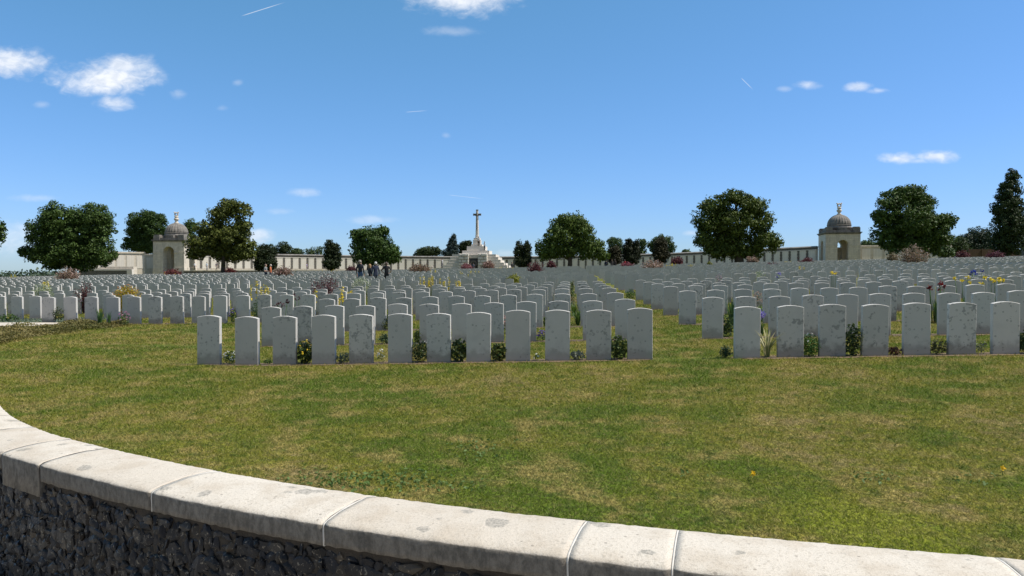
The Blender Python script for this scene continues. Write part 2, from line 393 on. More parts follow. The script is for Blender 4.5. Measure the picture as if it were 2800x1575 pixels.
def ashlar_fn(c1, c2, stain, amount):
    def fn(t, b, o):
        p = objco(t); br = t.n('ShaderNodeTexBrick', Vector=t.n('ShaderNodeMapping', Vector=p, Rotation=(R(90), 0, 0)).outputs[0], Scale=1.0, Color1=(*c1, 1), Color2=(*c2, 1), Mortar=tuple(x * .62 for x in c1) + (1,))
        br.inputs['Brick Width'].default_value = .9; br.inputs['Row Height'].default_value = .38; br.inputs['Mortar Size'].default_value = .012
        n = t.noise(t.vm('MULTIPLY', p, (1, 1, .35)), 1.3, 6, .65); n2 = t.noise(p, 5, 5, .65)
        c = t.mix(t.m('MULTIPLY', t.step(t.m('ADD', t.m('MULTIPLY', n, .65), t.m('MULTIPLY', n2, .35)), .44, .66), amount), br.outputs[0], (*stain, 1))
        t.put(b.inputs['Base Color'], c); b.inputs['Roughness'].default_value = .9
        bump(t, b, n2, .3, .02)
    return fn
M_ASHLAR = mat('memorial_ashlar', ashlar_fn((.72, .645, .545), (.64, .57, .475), (.33, .30, .26), .5))
M_ASHLAR_WHITE = mat('white_ashlar', ashlar_fn((.72, .67, .60), (.66, .61, .545), (.42, .38, .33), .3))
M_WEATHERED = mat('weathered_stone', ashlar_fn((.25, .23, .205), (.19, .175, .155), (.07, .066, .062), .85))
def flintfar_fn(t, b, o):
    vo = t.n('ShaderNodeTexVoronoi', Vector=objco(t), Scale=7.0)
    t.put(b.inputs['Base Color'], t.mix(t.step(vo.outputs['Distance'], .2, .6), (.045, .045, .05, 1), (.19, .17, .145, 1))); b.inputs['Roughness'].default_value = .8
M_FLINT_FAR = mat('flint_far', flintfar_fn)
def panel_fn(t, b, o):
    p = objco(t); sx = t.n('ShaderNodeTexWave', {'wave_type': 'BANDS', 'bands_direction': 'X'}, Vector=p, Scale=.95, Distortion=.0).outputs[1]
    n = t.noise(t.vm('MULTIPLY', p, (1, 1, .3)), 2.0, 5, .6); w = t.noise(t.vm('MULTIPLY', p, (1, 1, 14)), 9, 2)
    c = t.mix(t.m('MULTIPLY', t.step(sx, .25, .6), t.m('MULTIPLY', w, .42)), (.80, .74, .66, 1), (.46, .42, .37, 1))
    c = t.mix(t.m('MULTIPLY', t.step(n, .45, .75), .4), c, (.50, .45, .39, 1))
    t.put(b.inputs['Base Color'], c); b.inputs['Roughness'].default_value = .85
M_PANEL = mat('name_panel_stone', panel_fn)
M_DARK = plain('dark_bronze', (.03, .028, .026), .45)
M_WOOD = plain('fence_wood', (.16, .10, .06), .85)
# ------------------------------------------------------------------ ground
def axis(lo, hi, fine, far, grow=1.16):
    a = list(np.arange(lo, hi + 1e-6, fine)); st = fine; x = a[-1]; up = []
    while x < far: st *= grow; x += st; up.append(x)
    st = fine; x = a[0]; dn = []
    while x > -far: st *= grow; x -= st; dn.append(x)
    return np.array(dn[::-1] + a + up)
def build_ground():
    xs = axis(-17, 9, .11, 7000); ys = axis(1.5, 21, .11, 7000)
    Xg, Yg = np.meshgrid(xs, ys); sd = wall_sd(Xg, Yg)
    Z = gz(Xg, Yg)
    outside = (sd < -WW * .5) & (Yg < 18.3)
    Z = np.where(outside, 0.0, Z)
    V = np.stack([Xg.ravel(), Yg.ravel(), Z.ravel()], 1); nx = len(xs); ny = len(ys)
    i, j = np.meshgrid(np.arange(nx - 1), np.arange(ny - 1)); a = (j * nx + i).ravel()
    Fc = np.stack([a, a + 1, a + nx + 1, a + nx], 1)
    cx = (Xg[:-1, :-1] + Xg[1:, 1:]).ravel() / 2; cy = (Yg[:-1, :-1] + Yg[1:, 1:]).ravel() / 2
    mi = np.where((wall_sd(cx, cy) < -WW * .5) & (cy < 18.3), 1, 0)
    o = link('ground', mesh_np('ground', V, Fc, True, mi), [M_LAWN, M_PATH]); tag(o, kind='structure')
build_ground()

def build_grass():
    n = 640000
    # Z density: more blades per square metre close to the wall
    Z = np.exp(rng.uniform(math.log(2.9), math.log(36), n)) ; keep = rng.random(n) < np.clip((Z / 6.0), .25, 1) ** .5; Z = Z[keep]
    x = rng.uniform(-.80, .80, len(Z)) * Z; sd = wall_sd(x, Z); u, v = uv_of(x, Z)
    nr = np.min(np.abs(v[:, None] - np.array([11.0, 13.78, 16.58, 19.28, 21.98])[None]), 1)
    ok = (sd > .015) & ((nr > .15) | (rng.random(len(x)) < .25)); x, Z, sd, v = x[ok], Z[ok], sd[ok], v[ok]
    z = gz(x, Z); n = len(x); sc_ = np.clip(Z / 5.5, .8, 4.2)
    L = rng.uniform(.012, .032, n) * sc_ ** .55; wd = rng.uniform(.0026, .0045, n) * sc_ ** .9
    a = rng.uniform(0, 2 * math.pi, n); ln = rng.uniform(.3, 1.9, n) * L; a2 = rng.uniform(0, 2 * math.pi, n)
    b = np.stack([x, Z, z - .004], 1); w = np.stack([np.cos(a) * wd, np.sin(a) * wd, 0 * a], 1)
    tip = b + np.stack([np.cos(a2) * ln, np.sin(a2) * ln, L], 1)
    V = np.stack([b - w, b + w, tip], 1).reshape(-1, 3); Fc = np.arange(3 * n).reshape(-1, 3)
    tag(link('lawn_grass', mesh_np('lawn_grass', V, Fc), M_BLADE), 'short mown grass, patchy green and straw brown', 'grass', kind='stuff')
build_grass()

# ------------------------------------------------------------------ enclosing wall in front
def s_of_px(px):
    d = np.array(_pts, float) * 1.087; py = np.interp(px, d[::-1, 0], d[::-1, 1]); Z = -COPE * F / (py - 750); x = (px - 1400) / F * Z
    return float(WS[np.argmin(np.hypot(WP[:, 0] - x, WP[:, 1] - Z))])
def sweep(s0, s1, prof, step, jit=0.0, z0=0.0):
    n = max(2, int((s1 - s0) / step) + 1); V = []; m = len(prof)
    for s in np.linspace(s0, s1, n):
        x, y, nx, ny = wall_at(s)
        for k, (d, h) in enumerate(prof):
            jd = jh = 0
            if jit and 0 < k < m - 1: jd, jh = rng.normal(0, jit, 2)
            if k in (0, m - 1) and jit: jh = rng.normal(0, jit * 1.6)
            V.append((x + nx * (d + jd), y + ny * (d + jd), EYE + COPE + .008 + z0 + h + jh))
    Fs = [(i * m + k, i * m + (k + 1) % m, (i + 1) * m + (k + 1) % m, (i + 1) * m + k) for i in range(n - 1) for k in range(m)]
    Fs = [f[::-1] for f in Fs]; Fs.append(tuple(range(m))); Fs.append(tuple((n - 1) * m + k for k in range(m - 1, -1, -1)))
    return V, Fs
def cope_prof(drop=.13, e=0.0):
    return [(0 - e, -drop), (0 - e, -.03), (.012, -.008 + e), (.05, .004 + e), (.12, .014 + e), (.20, .019 + e), (.29, .02 + e), (.37, .015 + e), (.45, .007 + e), (.50, -.002 + e), (.522, -.010 + e * .7),
            (.530 + e, -.020), (.532 + e, -.045), (.53 + e, -.10), (.528 + e, -drop)]
def build_wall():
    root = thing('enclosing_wall', 'curved low flint wall with pale stone coping edging the near lawn', 'wall', (0, 0, 0))
    joints = [s_of_px(p) for p in (2761, 1864, 1630, 1027, 594, 314, 196)]
    s = joints[0]; left = joints[-1]
    while s > .9: s -= .82; joints.insert(0, max(s, .02))
    while left < WS[-1] - 1.0: left += .78; joints.append(left)
    deep = s_of_px(314)
    for i in range(len(joints) - 1):
        a, b = joints[i] + .006, joints[i + 1] - .006; drop = .13
        if abs(joints[i] - deep) < .01: drop = .245
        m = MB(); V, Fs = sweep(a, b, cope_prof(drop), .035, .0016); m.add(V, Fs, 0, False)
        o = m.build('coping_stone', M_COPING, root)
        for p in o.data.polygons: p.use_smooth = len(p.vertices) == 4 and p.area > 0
    for i, j in enumerate(joints[1:-1]):
        w = .004 if abs(j - deep) < .01 or abs(j - s_of_px(196)) < .01 else (.006 if i % 2 else .0045)
        m = MB(); V, Fs = sweep(j - w, j + w, cope_prof(.132, -.0006), .008, .001); m.add(V, Fs, 0, True); m.build('mortar_joint', M_FMORTAR if abs(j - deep) < .01 or abs(j - s_of_px(196)) < .01 or j == joints[1] else M_MORTAR, root)
    m = MB(); V, Fs = sweep(joints[0], joints[-1], [(.04, -2.6), (.04, -.128), (.488, -.128), (.488, -2.6)], .12); m.add(V, Fs); m.build('mortar_core', M_FMORTAR, root)
    # knapped flints bedded in the outer face
    bm_v = []
    import bmesh
    b = bmesh.new(); bmesh.ops.create_icosphere(b, subdivisions=2, radius=1); b.verts.ensure_lookup_table()
    base = np.array([v.co[:] for v in b.verts]); bf = np.array([[v.index for v in f.verts] for f in b.faces]); b.free()
    Vs = []; Fs = []; cnt = 0; sA, sB = s_of_px(2300), WS[-1] - .2
    z = -.165
    while z > -1.42:
        rh = rng.uniform(.042, .085); s = sA + rng.uniform(0, .08)
        while s < sB:
            wd = rng.uniform(.04, .125) if rng.random() < .8 else rng.uniform(.025, .05)
            x, y, nx, ny = wall_at(s + wd / 2); n3 = np.array([nx, ny, 0]); t3 = np.array([-ny, nx, 0])
            h = rh * rng.uniform(.8, 1.25)
            P = base.copy()
            for _ in range(rng.integers(7, 13)):      # knapped facets: cut the nodule by random planes
                q = rng.normal(size=3); q /= np.linalg.norm(q); dd = rng.uniform(.38, .8); k = P @ q; P = P - np.outer(np.maximum(0, k - dd), q)
            P *= 1 + rng.normal(0, .035, (len(P), 1))
            ro = rng.uniform(-.5, .5); c, s2 = math.cos(ro), math.sin(ro); P = np.stack([P[:, 0] * c - P[:, 2] * s2, P[:, 1], P[:, 0] * s2 + P[:, 2] * c], 1)
            dep = rng.uniform(.016, .036)
            C = np.array([x, y, EYE + COPE + z - rh / 2 + rng.normal(0, .008)]) + n3 * (.488 + rng.uniform(-.012, .006))
            Vs.append(C + np.outer(P[:, 0] * wd * .70, t3) + np.outer(P[:, 1] * dep, n3) + np.outer(P[:, 2] * h * .76, [0, 0, 1]))
            Fs.append(bf + cnt); cnt += len(P); s += wd * .80
        z -= rh * .80
    link('flint_face', mesh_np('flint_face', np.concatenate(Vs), np.concatenate(Fs)), M_FLINT, root)
build_wall()

# pale stone landing at the far left end of the wall
m = MB(); zt = EYE - 1.37
m.box(-18.5, -12.35, 18.9, 20.2, zt - .5, zt); m.box(-18.5, -13.2, 18.35, 18.896, zt - .6, zt - .14)
tag(m.build('stone_steps', M_COPING), 'pale stone landing with a step at the left edge of the lawn', 'steps')

# ------------------------------------------------------------------ headstones
ROWS = [11.02, 13.8, 16.6, 19.3, 22.0, 24.7, 27.6] + [33 + 2.72 * k for k in range(31)]
def stone_mesh(h, detailed):
    w, t, c = .19, .038, .005 if detailed else 0
    n = 13 if detailed else 7; loop = [(-w, -.06), (w, -.06)]
    for k in range(n):
        x = w - 2 * w * k / (n - 1); loop.append((x, h - .029 * (x / w) ** 2))
    def ring(ins, y):
        cx, cz = 0, h * .5; out = []
        for x, z in loop: out.append((x - math.copysign(ins, x) if abs(x) > .01 else x, y, z - (ins if z > .1 else 0)))
        return out
    rings = [ring(c, -t), ring(0, -t + c), ring(0, t - c), ring(c, t)] if detailed else [ring(0, -t), ring(0, t)]
    V = [p for r_ in rings for p in r_]; L = len(loop); Fs = []
    for i in range(len(rings) - 1):
        Fs += [(i * L + k, i * L + (k + 1) % L, (i + 1) * L + (k + 1) % L, (i + 1) * L + k) for k in range(L)]
    Fs.append(tuple(range(L - 1, -1, -1))); Fs.append(tuple((len(rings) - 1) * L + k for k in range(L)))
    Fs = [f[::-1] for f in Fs]
    return V, Fs
ORD = ['', 'first', 'second', 'third', 'fourth', 'fifth', 'sixth', 'seventh', 'eighth', 'ninth', 'tenth', 'eleventh', 'twelfth', 'thirteenth', 'fourteenth',
       'fifteenth', 'sixteenth', 'seventeenth', 'eighteenth', 'nineteenth']
def ordinal(n):
    tens = {2: 'twent', 3: 'thirt', 4: 'fort', 5: 'fift', 6: 'sixt', 7: 'sevent'}
    if n < 20: return ORD[n]
    return tens[n // 10] + ('ieth' if n % 10 == 0 else 'y-' + ORD[n % 10])
STONES = []      # (x, y, row, side, ordinal from the aisle)
for ri, v in enumerate(ROWS):
    sp = .622 if ri == 0 else .612 + .04 * rng.random(); lim = {0: -5.9, 1: -6.1, 2: -6.05, 3: -15.25}.get(ri, -86)
    if ri == 1: sp = .638
    u = 1.064 + (0 if ri == 0 else rng.normal(0, .012 if ri < 9 else .09)); k = 0
    while u > lim:
        k += 1
        if not (ri == 4 and -16.9 < u < -15.2): STONES.append((*xy_of(u + rng.normal(0, .008), v + rng.normal(0, .012)), ri, 'left', k))
        u -= sp
    u = 2.69 + (rng.normal(0, .01) if ri < 7 else rng.uniform(-.22, .22)); k = 0; sp = .618 if ri == 0 else .605 + .05 * rng.random()
    while u < 100:
        k += 1; STONES.append((*xy_of(u + rng.normal(0, .008), v + rng.normal(0, .012)), ri, 'right', k)); u += sp
TRUNKS = []
def keep_stone(s):
    x, y = s[0], s[1]
    if abs(x / y) > .79: return False
    if -15 < x < 3.5 and y > 115: return False
    if y > 121: return False
    for tx, ty, r in TRUNKS:
        if math.hypot(x - tx, y - ty) < r: return False
    return True
def build_stones():
    S = [s for s in STONES if keep_stone(s)]
    S.sort(key=lambda s: s[1] + (1000 if abs(s[0] / s[1]) > .728 else 0))
    near, far = S[:292], S[292:]
    meshes = []
    for h in (.79, .80, .785):
        V, Fs = stone_mesh(h, True); me = bpy.data.meshes.new('headstone'); me.from_pydata(V, [], Fs); me.update(); me.materials.append(M_STONE); meshes.append(me)
    for x, y, ri, side, k in near:
        o = bpy.data.objects.new('headstone', meshes[rng.integers(3)]); col.objects.link(o)
        o.location = (x, y, G(x, y) - rng.uniform(0, .012)); o.rotation_euler = (rng.normal(0, .006), rng.normal(0, .006), -TH + rng.normal(0, .012))
        a = float(np.clip(rng.beta(1.1, 1.5), 0, 1)); o.color = (a, a, a, 1)
        look = 'clean pale' if a < .3 else ('lightly spotted' if a < .62 else 'lichen-blotched')
        row = 'front row' if ri == 0 else ordinal(ri + 1) + ' row'
        pos = ('nearest the grass aisle' if k == 1 else ordinal(k) + ' from the grass aisle')
        tag(o, f'{look} headstone {pos} in the {row}, {side} block', 'headstone', 'white headstones standing in rows')
    V0, F0 = stone_mesh(.79, False); V0 = np.array(V0); nb = len(V0)
    c, s_ = math.cos(-TH), math.sin(-TH); V0 = np.stack([V0[:, 0] * c - V0[:, 1] * s_, V0[:, 0] * s_ + V0[:, 1] * c, V0[:, 2]], 1)
    P = np.array([(s[0], s[1]) for s in far]); z = gz(P[:, 0], P[:, 1])
    V = (V0[None] + np.stack([P[:, 0], P[:, 1], z], 1)[:, None] ).reshape(-1, 3)
    me = bpy.data.meshes.new('distant_headstones'); fl = []
    for i in range(len(far)): fl += [[q + i * nb for q in f] for f in F0]
    me.from_pydata(V, [], fl); me.update()
    tag(link('distant_headstones', me, M_STONE_FAR), 'rows of pale headstones receding up the slope', 'headstones', kind='stuff')
    # narrow soil borders at the foot of the nearer rows
    for ri in range(9):
        for side in ('left', 'right'):
            row = [s for s in S if s[2] == ri and s[3] == side]
            if not row: continue
            us = [uv_of(s[0], s[1])[0] for s in row]; u0, u1 = min(us) - .22, max(us) + .22; v = ROWS[ri]; n = int((u1 - u0) / .12)
            V = []; Fc = []
            for i in range(n + 1):
                u = u0 + (u1 - u0) * i / n
                for e, dv in ((0, -.17), (1, .18)):
                    vv = v + dv * (1 if 1 < i < n - 1 else .4) + rng.normal(0, .03); x, y = xy_of(u, vv); V.append((x, y, G(x, y) + .006))
            Fc = [(2 * i, 2 * i + 2, 2 * i + 3, 2 * i + 1) for i in range(n)]
            me = bpy.data.meshes.new('flower_border'); me.from_pydata(V, [], Fc); me.update()
            tag(link('flower_border', me, M_SOIL), kind='structure')

# ------------------------------------------------------------------ foliage helpers
def leaves(P, size, nrm=None, aspect=.55, spread=1.0):
    """diamond leaves at points P"""
    n = len(P); N = rng.normal(size=(n, 3)) * spread
    if nrm is not None: N += nrm
    N /= np.linalg.norm(N, axis=1, keepdims=True) + 1e-9
    T = np.cross(N, rng.normal(size=(n, 3))); T /= np.linalg.norm(T, axis=1, keepdims=True) + 1e-9
    B = np.cross(N, T); s = np.asarray(size)[:, None] * .5
    V = np.stack([P + T * s, P + B * s * aspect + N * s * .12, P - T * s, P - B * s * aspect + N * s * .12], 1).reshape(-1, 3)
    return V, np.arange(4 * n).reshape(-1, 4)
def ellip(n, c, r, lo=.55, top=-1.0):
    d = rng.normal(size=(n * 3, 3)); d /= np.linalg.norm(d, axis=1, keepdims=True); d = d[d[:, 2] > top][:n]
    q = lo + (1 - lo) * rng.random((len(d), 1)) ** .6
    return np.array(c) + d * q * np.array(r), d
def crown_points(lobes, gap=1.4, per=46, sig=.75):
    """lobes: (centre, radii); round leaf clumps set over each lobe's outer volume"""
    Ps = []; Ns = []
    for c, r in lobes:
        r = np.array(r, float); area = 4 * math.pi * ((r[0] * r[1]) ** 1.6 / 3 + (r[0] * r[2]) ** 1.6 / 3 + (r[1] * r[2]) ** 1.6 / 3) ** (1 / 1.6)
        nc = max(7, int(1.7 * area / gap ** 2)); cc, d = ellip(nc, c, np.maximum(r - sig * .2, r * .6), .62)
        cc += rng.normal(0, .05, cc.shape) * r + rng.normal(0, sig * .2, cc.shape)
        k = rng.integers(int(per * .5), int(per * 1.5) + 1, len(cc)); idx = np.repeat(np.arange(len(cc)), k); q = rng.normal(size=(len(idx), 3)); q /= np.linalg.norm(q, axis=1, keepdims=True)
        size = rng.uniform(.6, 1.25, len(cc))[idx][:, None] * sig
        Ps.append(cc[idx] + q * size * np.array([1, 1, .72]) * (.45 + .6 * rng.random((len(idx), 1)) ** .5)); Ns.append(q * 1.1 + d[idx] * .3 + np.array([0, 0, .35]))
    return np.concatenate(Ps), np.concatenate(Ns)
def tree(kind, label, Z, lobes_px, trunk_px, base_w, leafc, leafc2=None, leaf=.36, gap=1.4, per=46, depth=.9, group=None, cat='tree', tr=.16, sig=.75, limbs=5, jit=0):
    """crown lobes are given as silhouettes (x, y, rx, ry) in photograph pixels, then built as solid volumes at depth Z"""
    x0 = X(trunk_px, Z); z0 = G(x0, Z); root = thing(kind, label, cat, (x0, Z, z0), 0, group); TRUNKS.append((x0, Z, .8)); k = Z / F
    L = []
    for cx, cy, rx, ry in lobes_px:
        zc = H(cy, Z) - z0; r = max(rx, ry * .7) * k
        L.append((((cx - trunk_px) * k, rng.uniform(-.25, .25) * r, zc), (rx * k, max(.3, min(rx, ry * 1.6) * k * depth), ry * k)))
    P, N = crown_points(L, gap, per, sig)
    n1 = len(P); P2, N2 = crown_points([(c, tuple(q * .66 for q in r)) for c, r in L], gap * 1.25, per, sig * 1.5); P = np.concatenate([P, P2]); N = np.concatenate([N, N2]); nk = P[:, 2] > .15; N = N[nk]
    P = P[nk]
    V, Fc = leaves(P, (rng.uniform(.6, 1.25, len(nk)) * leaf * np.where(np.arange(len(nk)) < n1, 1, 1.6))[nk], N, .6)
    m = MB(); top = max(l[0][2] for l in L); low = min(l[0][2] - l[1][2] for l in L)
    ax = float(np.mean([l[0][0] for l in L]))
    m.tube([(0, 0, -.3), (ax * .05, 0, top * .15), (ax * .25, .1, top * .4), (ax * .5, 0, top * .55), (ax * .7, 0, top * .72)], [base_w * 1.35, base_w, base_w * .8, base_w * .5, base_w * .1], 10)
    for l in L[:max(limbs, 0)]:
        c = Vector(l[0]); st = Vector((ax * .15, 0, max(.6, c.z * .45))); mid = st.lerp(c, .55) + Vector((0, 0, .3))
        m.tube([st, mid, c], [base_w * .5, base_w * .32, base_w * .1], 6)
    m.build('trunk', M_BARK, root)
    link('crown', mesh_np('crown', V, Fc), leafmat(leafc, leafc2, tr), root)
    return root
def zl(lobes, ox, oy, sc_): return [(ox + x / sc_, oy + y / sc_, rx / sc_, ry / sc_) for x, y, rx, ry in lobes]
Z1 = lambda L: zl(L, 0, 500, 3.293); Z2 = lambda L: zl(L, 500, 500, 2.899); Z3 = lambda L: zl(L, 1000, 500, 2.899)
Z4 = lambda L: zl(L, 1500, 500, 2.899); Z5 = lambda L: zl(L, 2100, 440, 2.587)
DK, DK2 = (.032, .064, .013), (.088, .142, .026)
def build_trees():
    tree('maple_tree', 'wide dark twin-crowned tree at the far left before the wall', 120, Z1([(560, 320, 190, 140), (850, 320, 170, 140), (430, 460, 170, 150), (700, 470, 230, 190), (910, 490, 125, 170), (330, 620, 130, 95), (600, 630, 240, 130), (880, 640, 165, 110), (480, 735, 95, 32), (740, 740, 170, 45)]), 640 / 3.293, .55, DK, DK2)
    tree('maple_tree', 'dense rounded tree behind the left domed pavilion', 185, Z1([(1340, 330, 170, 80), (1240, 430, 105, 110), (1420, 420, 130, 110), (1200, 545, 80, 80), (1340, 560, 150, 90)]), 1330 / 3.293, .5, (.026, .056, .014), (.068, .118, .024))
    tree('maple_tree', 'small dark crown showing right of the left pavilion dome', 190, Z1([(1715, 405, 65, 75), (1690, 520, 70, 80)]), 1715 / 3.293, .4, DK, DK2, limbs=2)
    tree('maple_tree', 'olive-green tree with a bare trunk and taller airy top beside the left pavilion', 118, Z1([(2050, 225, 105, 75), (2180, 270, 90, 80), (1990, 300, 95, 80), (1890, 430, 135, 90), (2070, 470, 180, 110), (1840, 555, 140, 95), (2060, 620, 215, 100), (2210, 600, 90, 105), (1770, 635, 75, 52), (2180, 395, 70, 45)]), 2010 / 3.293, .36, (.050, .070, .013), (.14, .158, .028))
    tree('yew_tree', 'low broad yew just right of the olive-green tree', 122, Z2([(650, 560, 82, 75), (655, 640, 90, 70)]), 652 / 2.899 + 500, .4, (.014, .026, .009), (.040, .056, .016), .22, .5, 30, 1.0, 'clipped dark yews before the memorial wall', sig=.32, limbs=2)
    G2 = 'treetops beyond the memorial wall'
    tree('background_tree', 'rounded green treetop over the wall right of the low yew', 215, Z2([(800, 520, 58, 52), (800, 570, 60, 40)]), 800 / 2.899 + 500, .3, (.028, .05, .018), (.06, .085, .03), group=G2, limbs=1)
    tree('background_tree', 'small treetop half hidden behind the low yew', 215, Z2([(705, 530, 50, 42), (715, 570, 50, 35)]), 705 / 2.899 + 500, .3, (.028, .05, .018), (.06, .085, .03), group=G2, limbs=1)
    tree('background_tree', 'low light green treetop between two taller ones over the wall', 215, Z2([(905, 550, 50, 28), (905, 580, 55, 25)]), 905 / 2.899 + 500, .3, (.034, .06, .018), (.075, .11, .035), group=G2, limbs=1)
    tree('background_tree', 'loose airy treetop over the wall left of the split yew', 215, Z2([(1010, 545, 45, 42), (1080, 535, 45, 38), (1045, 570, 70, 25)]), 1040 / 2.899 + 500, .3, (.04, .07, .025), (.09, .125, .045), gap=1.9, per=26, group=G2, limbs=2)
    tree('yew_tree', 'upright split yew before the pale wall left of the bushy tree', 126, Z2([(1165, 555, 46, 108), (1215, 570, 38, 100), (1180, 640, 66, 55)]), 1180 / 2.899 + 500, .35, (.014, .026, .009), (.040, .056, .016), .22, .5, 30, 1.0, 'clipped dark yews before the memorial wall', sig=.32, limbs=2)
    tree('maple_tree', 'bushy dark tree with spiky shoots left of the cross', 116, Z2([(1500, 425, 115, 75), (1400, 510, 60, 105), (1560, 510, 130, 95), (1660, 560, 75, 65), (1480, 590, 125, 60), (1600, 595, 120, 45), (1385, 420, 30, 40), (1590, 385, 35, 35)]), 1480 / 2.899 + 500, .5, (.030, .064, .013), (.085, .142, .026))
    tree('background_tree', 'broad treetop over the wall left of the blue spruce', 215, Z3([(480, 550, 85, 42), (555, 545, 45, 45), (430, 565, 45, 30)]), 490 / 2.899 + 1000, .3, (.03, .052, .02), (.065, .09, .032), group=G2, limbs=2)
    tree('spruce_tree', 'blue-green spruce with a pointed top left of the cross', 200, Z3([(697, 425, 14, 25), (692, 465, 35, 35), (690, 510, 55, 40), (680, 560, 78, 42)]), 688 / 2.899 + 1000, .3, (.03, .05, .042), (.07, .1, .09), .34, .9, 24, 1.0, limbs=1, sig=.45)
    tree('yew_tree', 'pair of dark yews directly behind the cross steps', 150, Z3([(770, 520, 30, 58), (812, 515, 36, 64), (790, 570, 50, 30)]), 790 / 2.899 + 1000, .3, (.014, .026, .009), (.040, .056, .016), .24, .55, 30, 1.0, 'clipped dark yews before the memorial wall', sig=.32, limbs=1)
    tree('yew_tree', 'twin-column dark yew just right of the cross', 124, Z3([(1213, 560, 36, 104), (1277, 562, 36, 104), (1245, 620, 66, 45)]), 1245 / 2.899 + 1000, .35, (.014, .026, .009), (.040, .056, .016), .22, .5, 30, 1.0, 'clipped dark yews before the memorial wall', sig=.32, limbs=2)
    tree('maple_tree', 'round fresh green tree on a straight trunk right of the cross', 122, Z3([(1620, 320, 150, 85), (1520, 420, 125, 100), (1720, 410, 110, 105), (1450, 520, 105, 80), (1640, 530, 180, 78), (1800, 525, 100, 75), (1870, 570, 42, 40), (1420, 570, 70, 30)]), 1617 / 2.899 + 1000, .36, (.042, .080, .014), (.125, .175, .03))
    G3 = G2
    tree('background_tree', 'light green treetop rising just right of the round green tree', 205, Z4([(520, 475, 68, 48), (530, 540, 75, 45)]), 520 / 2.899 + 1500, .3, (.04, .075, .022), (.08, .125, .04), group=G3, limbs=1)
    tree('background_tree', 'green treetop glimpsed behind the tallest of the three right yews', 205, Z4([(735, 480, 40, 50), (740, 540, 40, 40)]), 735 / 2.899 + 1500, .3, (.04, .075, .022), (.08, .125, .04), group=G3, limbs=1)
    tree('background_tree', 'spreading green treetop behind the rightmost yew', 205, Z4([(900, 460, 85, 48), (970, 510, 35, 45), (820, 500, 35, 45), (890, 530, 95, 30)]), 900 / 2.899 + 1500, .3, (.04, .075, .022), (.08, .125, .04), group=G3, limbs=2)
    tree('background_tree', 'tiny shrub-like treetop over the wall left of the large right maple', 205, Z4([(1085, 548, 25, 12)]), 1085 / 2.899 + 1500, .2, (.04, .075, .022), (.08, .125, .04), group=G3, limbs=1)
    for lb, px, L in (('shortest of the three right yews, brownish', 525, [(525, 560, 50, 70), (525, 605, 55, 40)]), ('tallest and darkest of the three right yews, split top', 655, [(632, 540, 40, 110), (695, 545, 32, 98), (660, 590, 70, 55)]), ('rightmost of the three right yews, flat-topped brownish', 888, [(885, 525, 58, 92), (890, 580, 66, 58)])):
        br = px != 655
        tree('yew_tree', lb, 124, Z4(L), px / 2.899 + 1500, .35, (.024, .026, .011) if br else (.013, .021, .009), (.058, .052, .022) if br else (.034, .042, .016), .22, .5, 30, 1.0, 'clipped dark yews before the memorial wall', sig=.32, limbs=2)
    tree('maple_tree', 'largest broad olive-dark tree left of the right pavilion', 123, Z4([(1470, 125, 130, 62), (1330, 185, 120, 85), (1600, 185, 115, 85), (1255, 305, 110, 95), (1470, 330, 200, 140), (1680, 315, 100, 105), (1245, 445, 95, 95), (1470, 490, 205, 110), (1700, 465, 115, 95), (1350, 540, 130, 55), (1570, 555, 130, 52), (1790, 480, 35, 35)]), 1510 / 2.899 + 1500, .75, (.040, .066, .011), (.115, .155, .024))
    tree('maple_tree', 'large dark tree right of the right pavilion', 118, Z5([(1000, 230, 130, 70), (880, 285, 95, 80), (1075, 320, 90, 95), (830, 395, 90, 90), (1000, 420, 160, 115), (1175, 455, 110, 80), (1260, 425, 40, 50), (860, 530, 105, 82), (1040, 565, 165, 76), (1200, 545, 90, 62), (960, 610, 170, 45), (1120, 620, 120, 40)]), 1000 / 2.587 + 2100, .6, (.032, .066, .013), (.092, .146, .024))
    tree('poplar_tree', 'tall tapering dark poplar near the right edge', 120, Z5([(1718, 120, 38, 62), (1695, 225, 76, 95), (1682, 350, 106, 115), (1685, 470, 122, 125), (1690, 575, 108, 95)]), 1685 / 2.587 + 2100, .5, (.018, .036, .012), (.055, .085, .024), .3, 1.0, 40, sig=.55)
    tree('background_tree', 'mid green tree behind the fence right of the large dark tree', 165, Z5([(1300, 590, 100, 62), (1340, 630, 80, 45)]), 1290 / 2.587 + 2100, .3, (.028, .052, .016), (.07, .1, .03), group=G3, limbs=2)
    tree('background_tree', 'bluish dark tree behind the poplar', 170, Z5([(1490, 545, 95, 72), (1400, 570, 70, 50), (1560, 590, 90, 60), (1470, 610, 100, 45)]), 1480 / 2.587 + 2100, .3, (.018, .036, .02), (.045, .07, .035), group=G3, limbs=2)
    tree('background_tree', 'pale green bushy tree at the foot of the large right tree', 140, Z5([(1220, 640, 55, 42), (1270, 650, 40, 30)]), 1220 / 2.587 + 2100, .2, (.05, .085, .025), (.1, .15, .045), group=G3, limbs=1)
    tree('background_tree', 'light treetop over the wall right of the right pavilion', 190, Z5([(700, 590, 45, 22), (740, 600, 40, 25)]), 715 / 2.587 + 2100, .2, (.045, .08, .024), (.09, .14, .045), group=G3, limbs=1)
    tree('maple_tree', 'dark tree cut off by the left edge of the view', 110, Z1([(-45, 480, 80, 100), (-60, 400, 60, 80)]), -50 / 3.293, .4, DK, DK2, limbs=2)
    tree('poplar_tree', 'tall poplar just outside the right edge shading some headstones', 42, [(2990, 560, 60, 110), (3000, 380, 60, 150), (3000, 180, 55, 160), (3005, 0, 40, 120)], 3000, .35, (.02, .04, .012), (.055, .08, .022), .24, .7, 30, 1.0, limbs=3, sig=.4)
